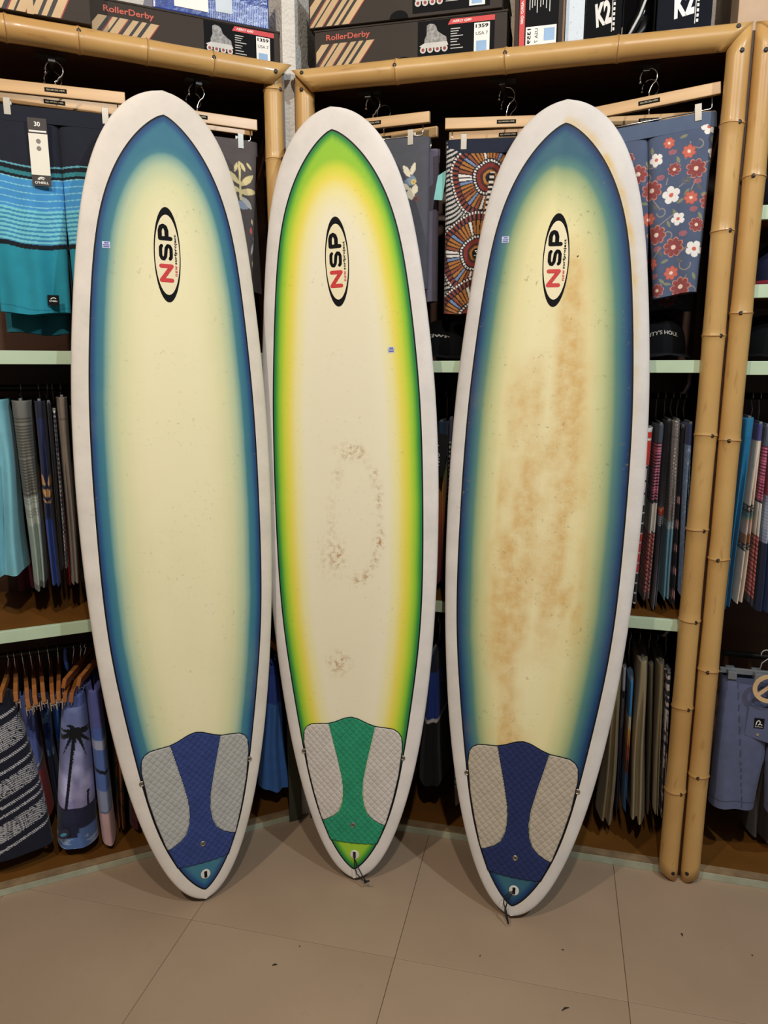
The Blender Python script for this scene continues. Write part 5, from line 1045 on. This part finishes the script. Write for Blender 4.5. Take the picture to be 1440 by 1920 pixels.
# ------------------------------------------------------------------ caps
def cap(label, mw, crown, brim, words=None):
    r = thing('baseball_cap', label, 'cap', mw)
    n = 28; prof = []
    vs = []; fs = []; K_ = 10
    for k in range(K_ + 1):
        a = math.pi / 2 * k / K_
        for j in range(n):
            an = 2 * math.pi * j / n; rr = 0.088 * math.cos(a) ** 0.7 + 0.001; vs.append((rr * math.cos(an) * 0.9, rr * math.sin(an) * 1.08, 0.012 + 0.105 * math.sin(a) ** 0.9))
    fs = [(k * n + j, k * n + (j + 1) % n, (k + 1) * n + (j + 1) % n, (k + 1) * n + j) for k in range(K_) for j in range(n)]
    MB().add(vs, fs).build('crown', crown, r, smooth=True)
    vs = []; fs = []; m = 16
    for i in range(m + 1):
        an = math.pi + math.pi * i / m; x = 0.080 * math.cos(an); y = 0.088 * math.sin(an)
        for k in range(4): vs.append((x * (1 + 0.03 * k), y * 0.82 - 0.028 * k * max(0.0, -math.sin(an)) ** 0.6, 0.014 - 0.004 * k * abs(math.cos(an)) - 0.0015 * k)); 
        for k in range(4): vs.append((x * (1 + 0.03 * k), y * 0.82 - 0.028 * k * max(0.0, -math.sin(an)) ** 0.6, 0.010 - 0.004 * k * abs(math.cos(an)) - 0.0015 * k))
    for i in range(m):
        for k in range(3):
            a = i * 8 + k; b = a + 8; fs += [(a, a + 1, b + 1, b), (a + 4, b + 4, b + 5, a + 5)]
        fs.append((i * 8 + 3, i * 8 + 7, i * 8 + 15, i * 8 + 11))
    MB().add(vs, fs).build('brim', brim, r, smooth=True)
    MB().lathe([(0.006, 0.0), (0.005, 0.004), (0.002, 0.006)], lambda x, y, h: (x, y, 0.115 + h), 10).build('top_button', crown, r)
    if words:
        def onc(x, y): 
            z = 0.05 + y; a = math.asin(min(1, ((z - 0.012) / 0.105) ** (1 / 0.9))); rr = 0.088 * math.cos(a) ** 0.7 + 0.003; ph_ = -math.pi / 2 + x / 0.088
            return (rr * math.cos(ph_) * 0.9, rr * math.sin(ph_) * 1.08, z)
        text('lettering', words[0], M('grey_stitch', (170, 168, 160), 0.7), r, lambda x, y: onc(x, y + 0.018 - 4 * x * x), width=0.085, height=0.011, bold=0.02)
        if len(words) > 1: text('lettering', words[1], M('grey_stitch', (170, 168, 160), 0.7), r, lambda x, y: onc(x, y - 0.002), width=0.07, height=0.012, bold=0.02)
    return r
BC = M('black_cap_cloth', (17, 18, 20), 0.9, spec=0.1); NC = M('navy_cap_cloth', (34, 42, 78), 0.8)
cap('black cap with grey arched lettering on the flower print shelving', at(UR, -0.125, 0.15, 1.5307, 8), BC, M('charcoal_cap_brim', (28, 29, 34), 0.9, spec=0.1), ("ITY'S HOLE",))
cap('dark cap on the shelf between two surfboards', at(UR, -0.735, 0.17, 1.5307, -5), BC, BC, ('Elwr',))
cap('navy cap on the middle shelf of the bay', at(UR, 0.185, 0.15, 1.7187, 10), NC, M('red_cap_brim', (150, 40, 56), 0.8))
cap('black cap on the lowest cap shelf of the bay', at(UR, 0.165, 0.15, 1.5277, -20), BC, BC)
cap('dark navy cap on the upper shelf of the bay beside the post', at(UR, 0.175, 0.13, 1.9087, 5), M('deep_navy_cap', (26, 30, 48), 0.8), BC)
# ------------------------------------------------------------------ bits on the floor
BIT = M('dark_crumb', (34, 26, 20), 0.9)
for k, (x, y, l) in enumerate(((-0.28, 1.60, 0.013), (0.804, 1.702, 0.012), (0.47, 1.649, 0.006), (0.25, 1.629, 0.004), (-0.223, 1.661, 0.004), (0.433, 1.47, 0.022), (0.959, 1.631, 0.005))):
    a = k * 1.3 + 0.3; dx, dy = math.cos(a) * l / 2, math.sin(a) * l / 2
    o = MB().tube([(-dx, -dy, 0.001), (-dx * 0.2 + dy * 0.2, 0.1 * dx, 0.0016), (dx, dy * 0.6, 0.001)], [0.0009, 0.0022 if l > 0.01 else 0.0014, 0.0008], 6).build('floor_crumb', BIT, None, mw=Matrix.Translation((x, y, 0.0006)))
    tag(o, 'dark crumb of litter lying on the brown floor tiles', 'debris', 'crumbs on the floor')
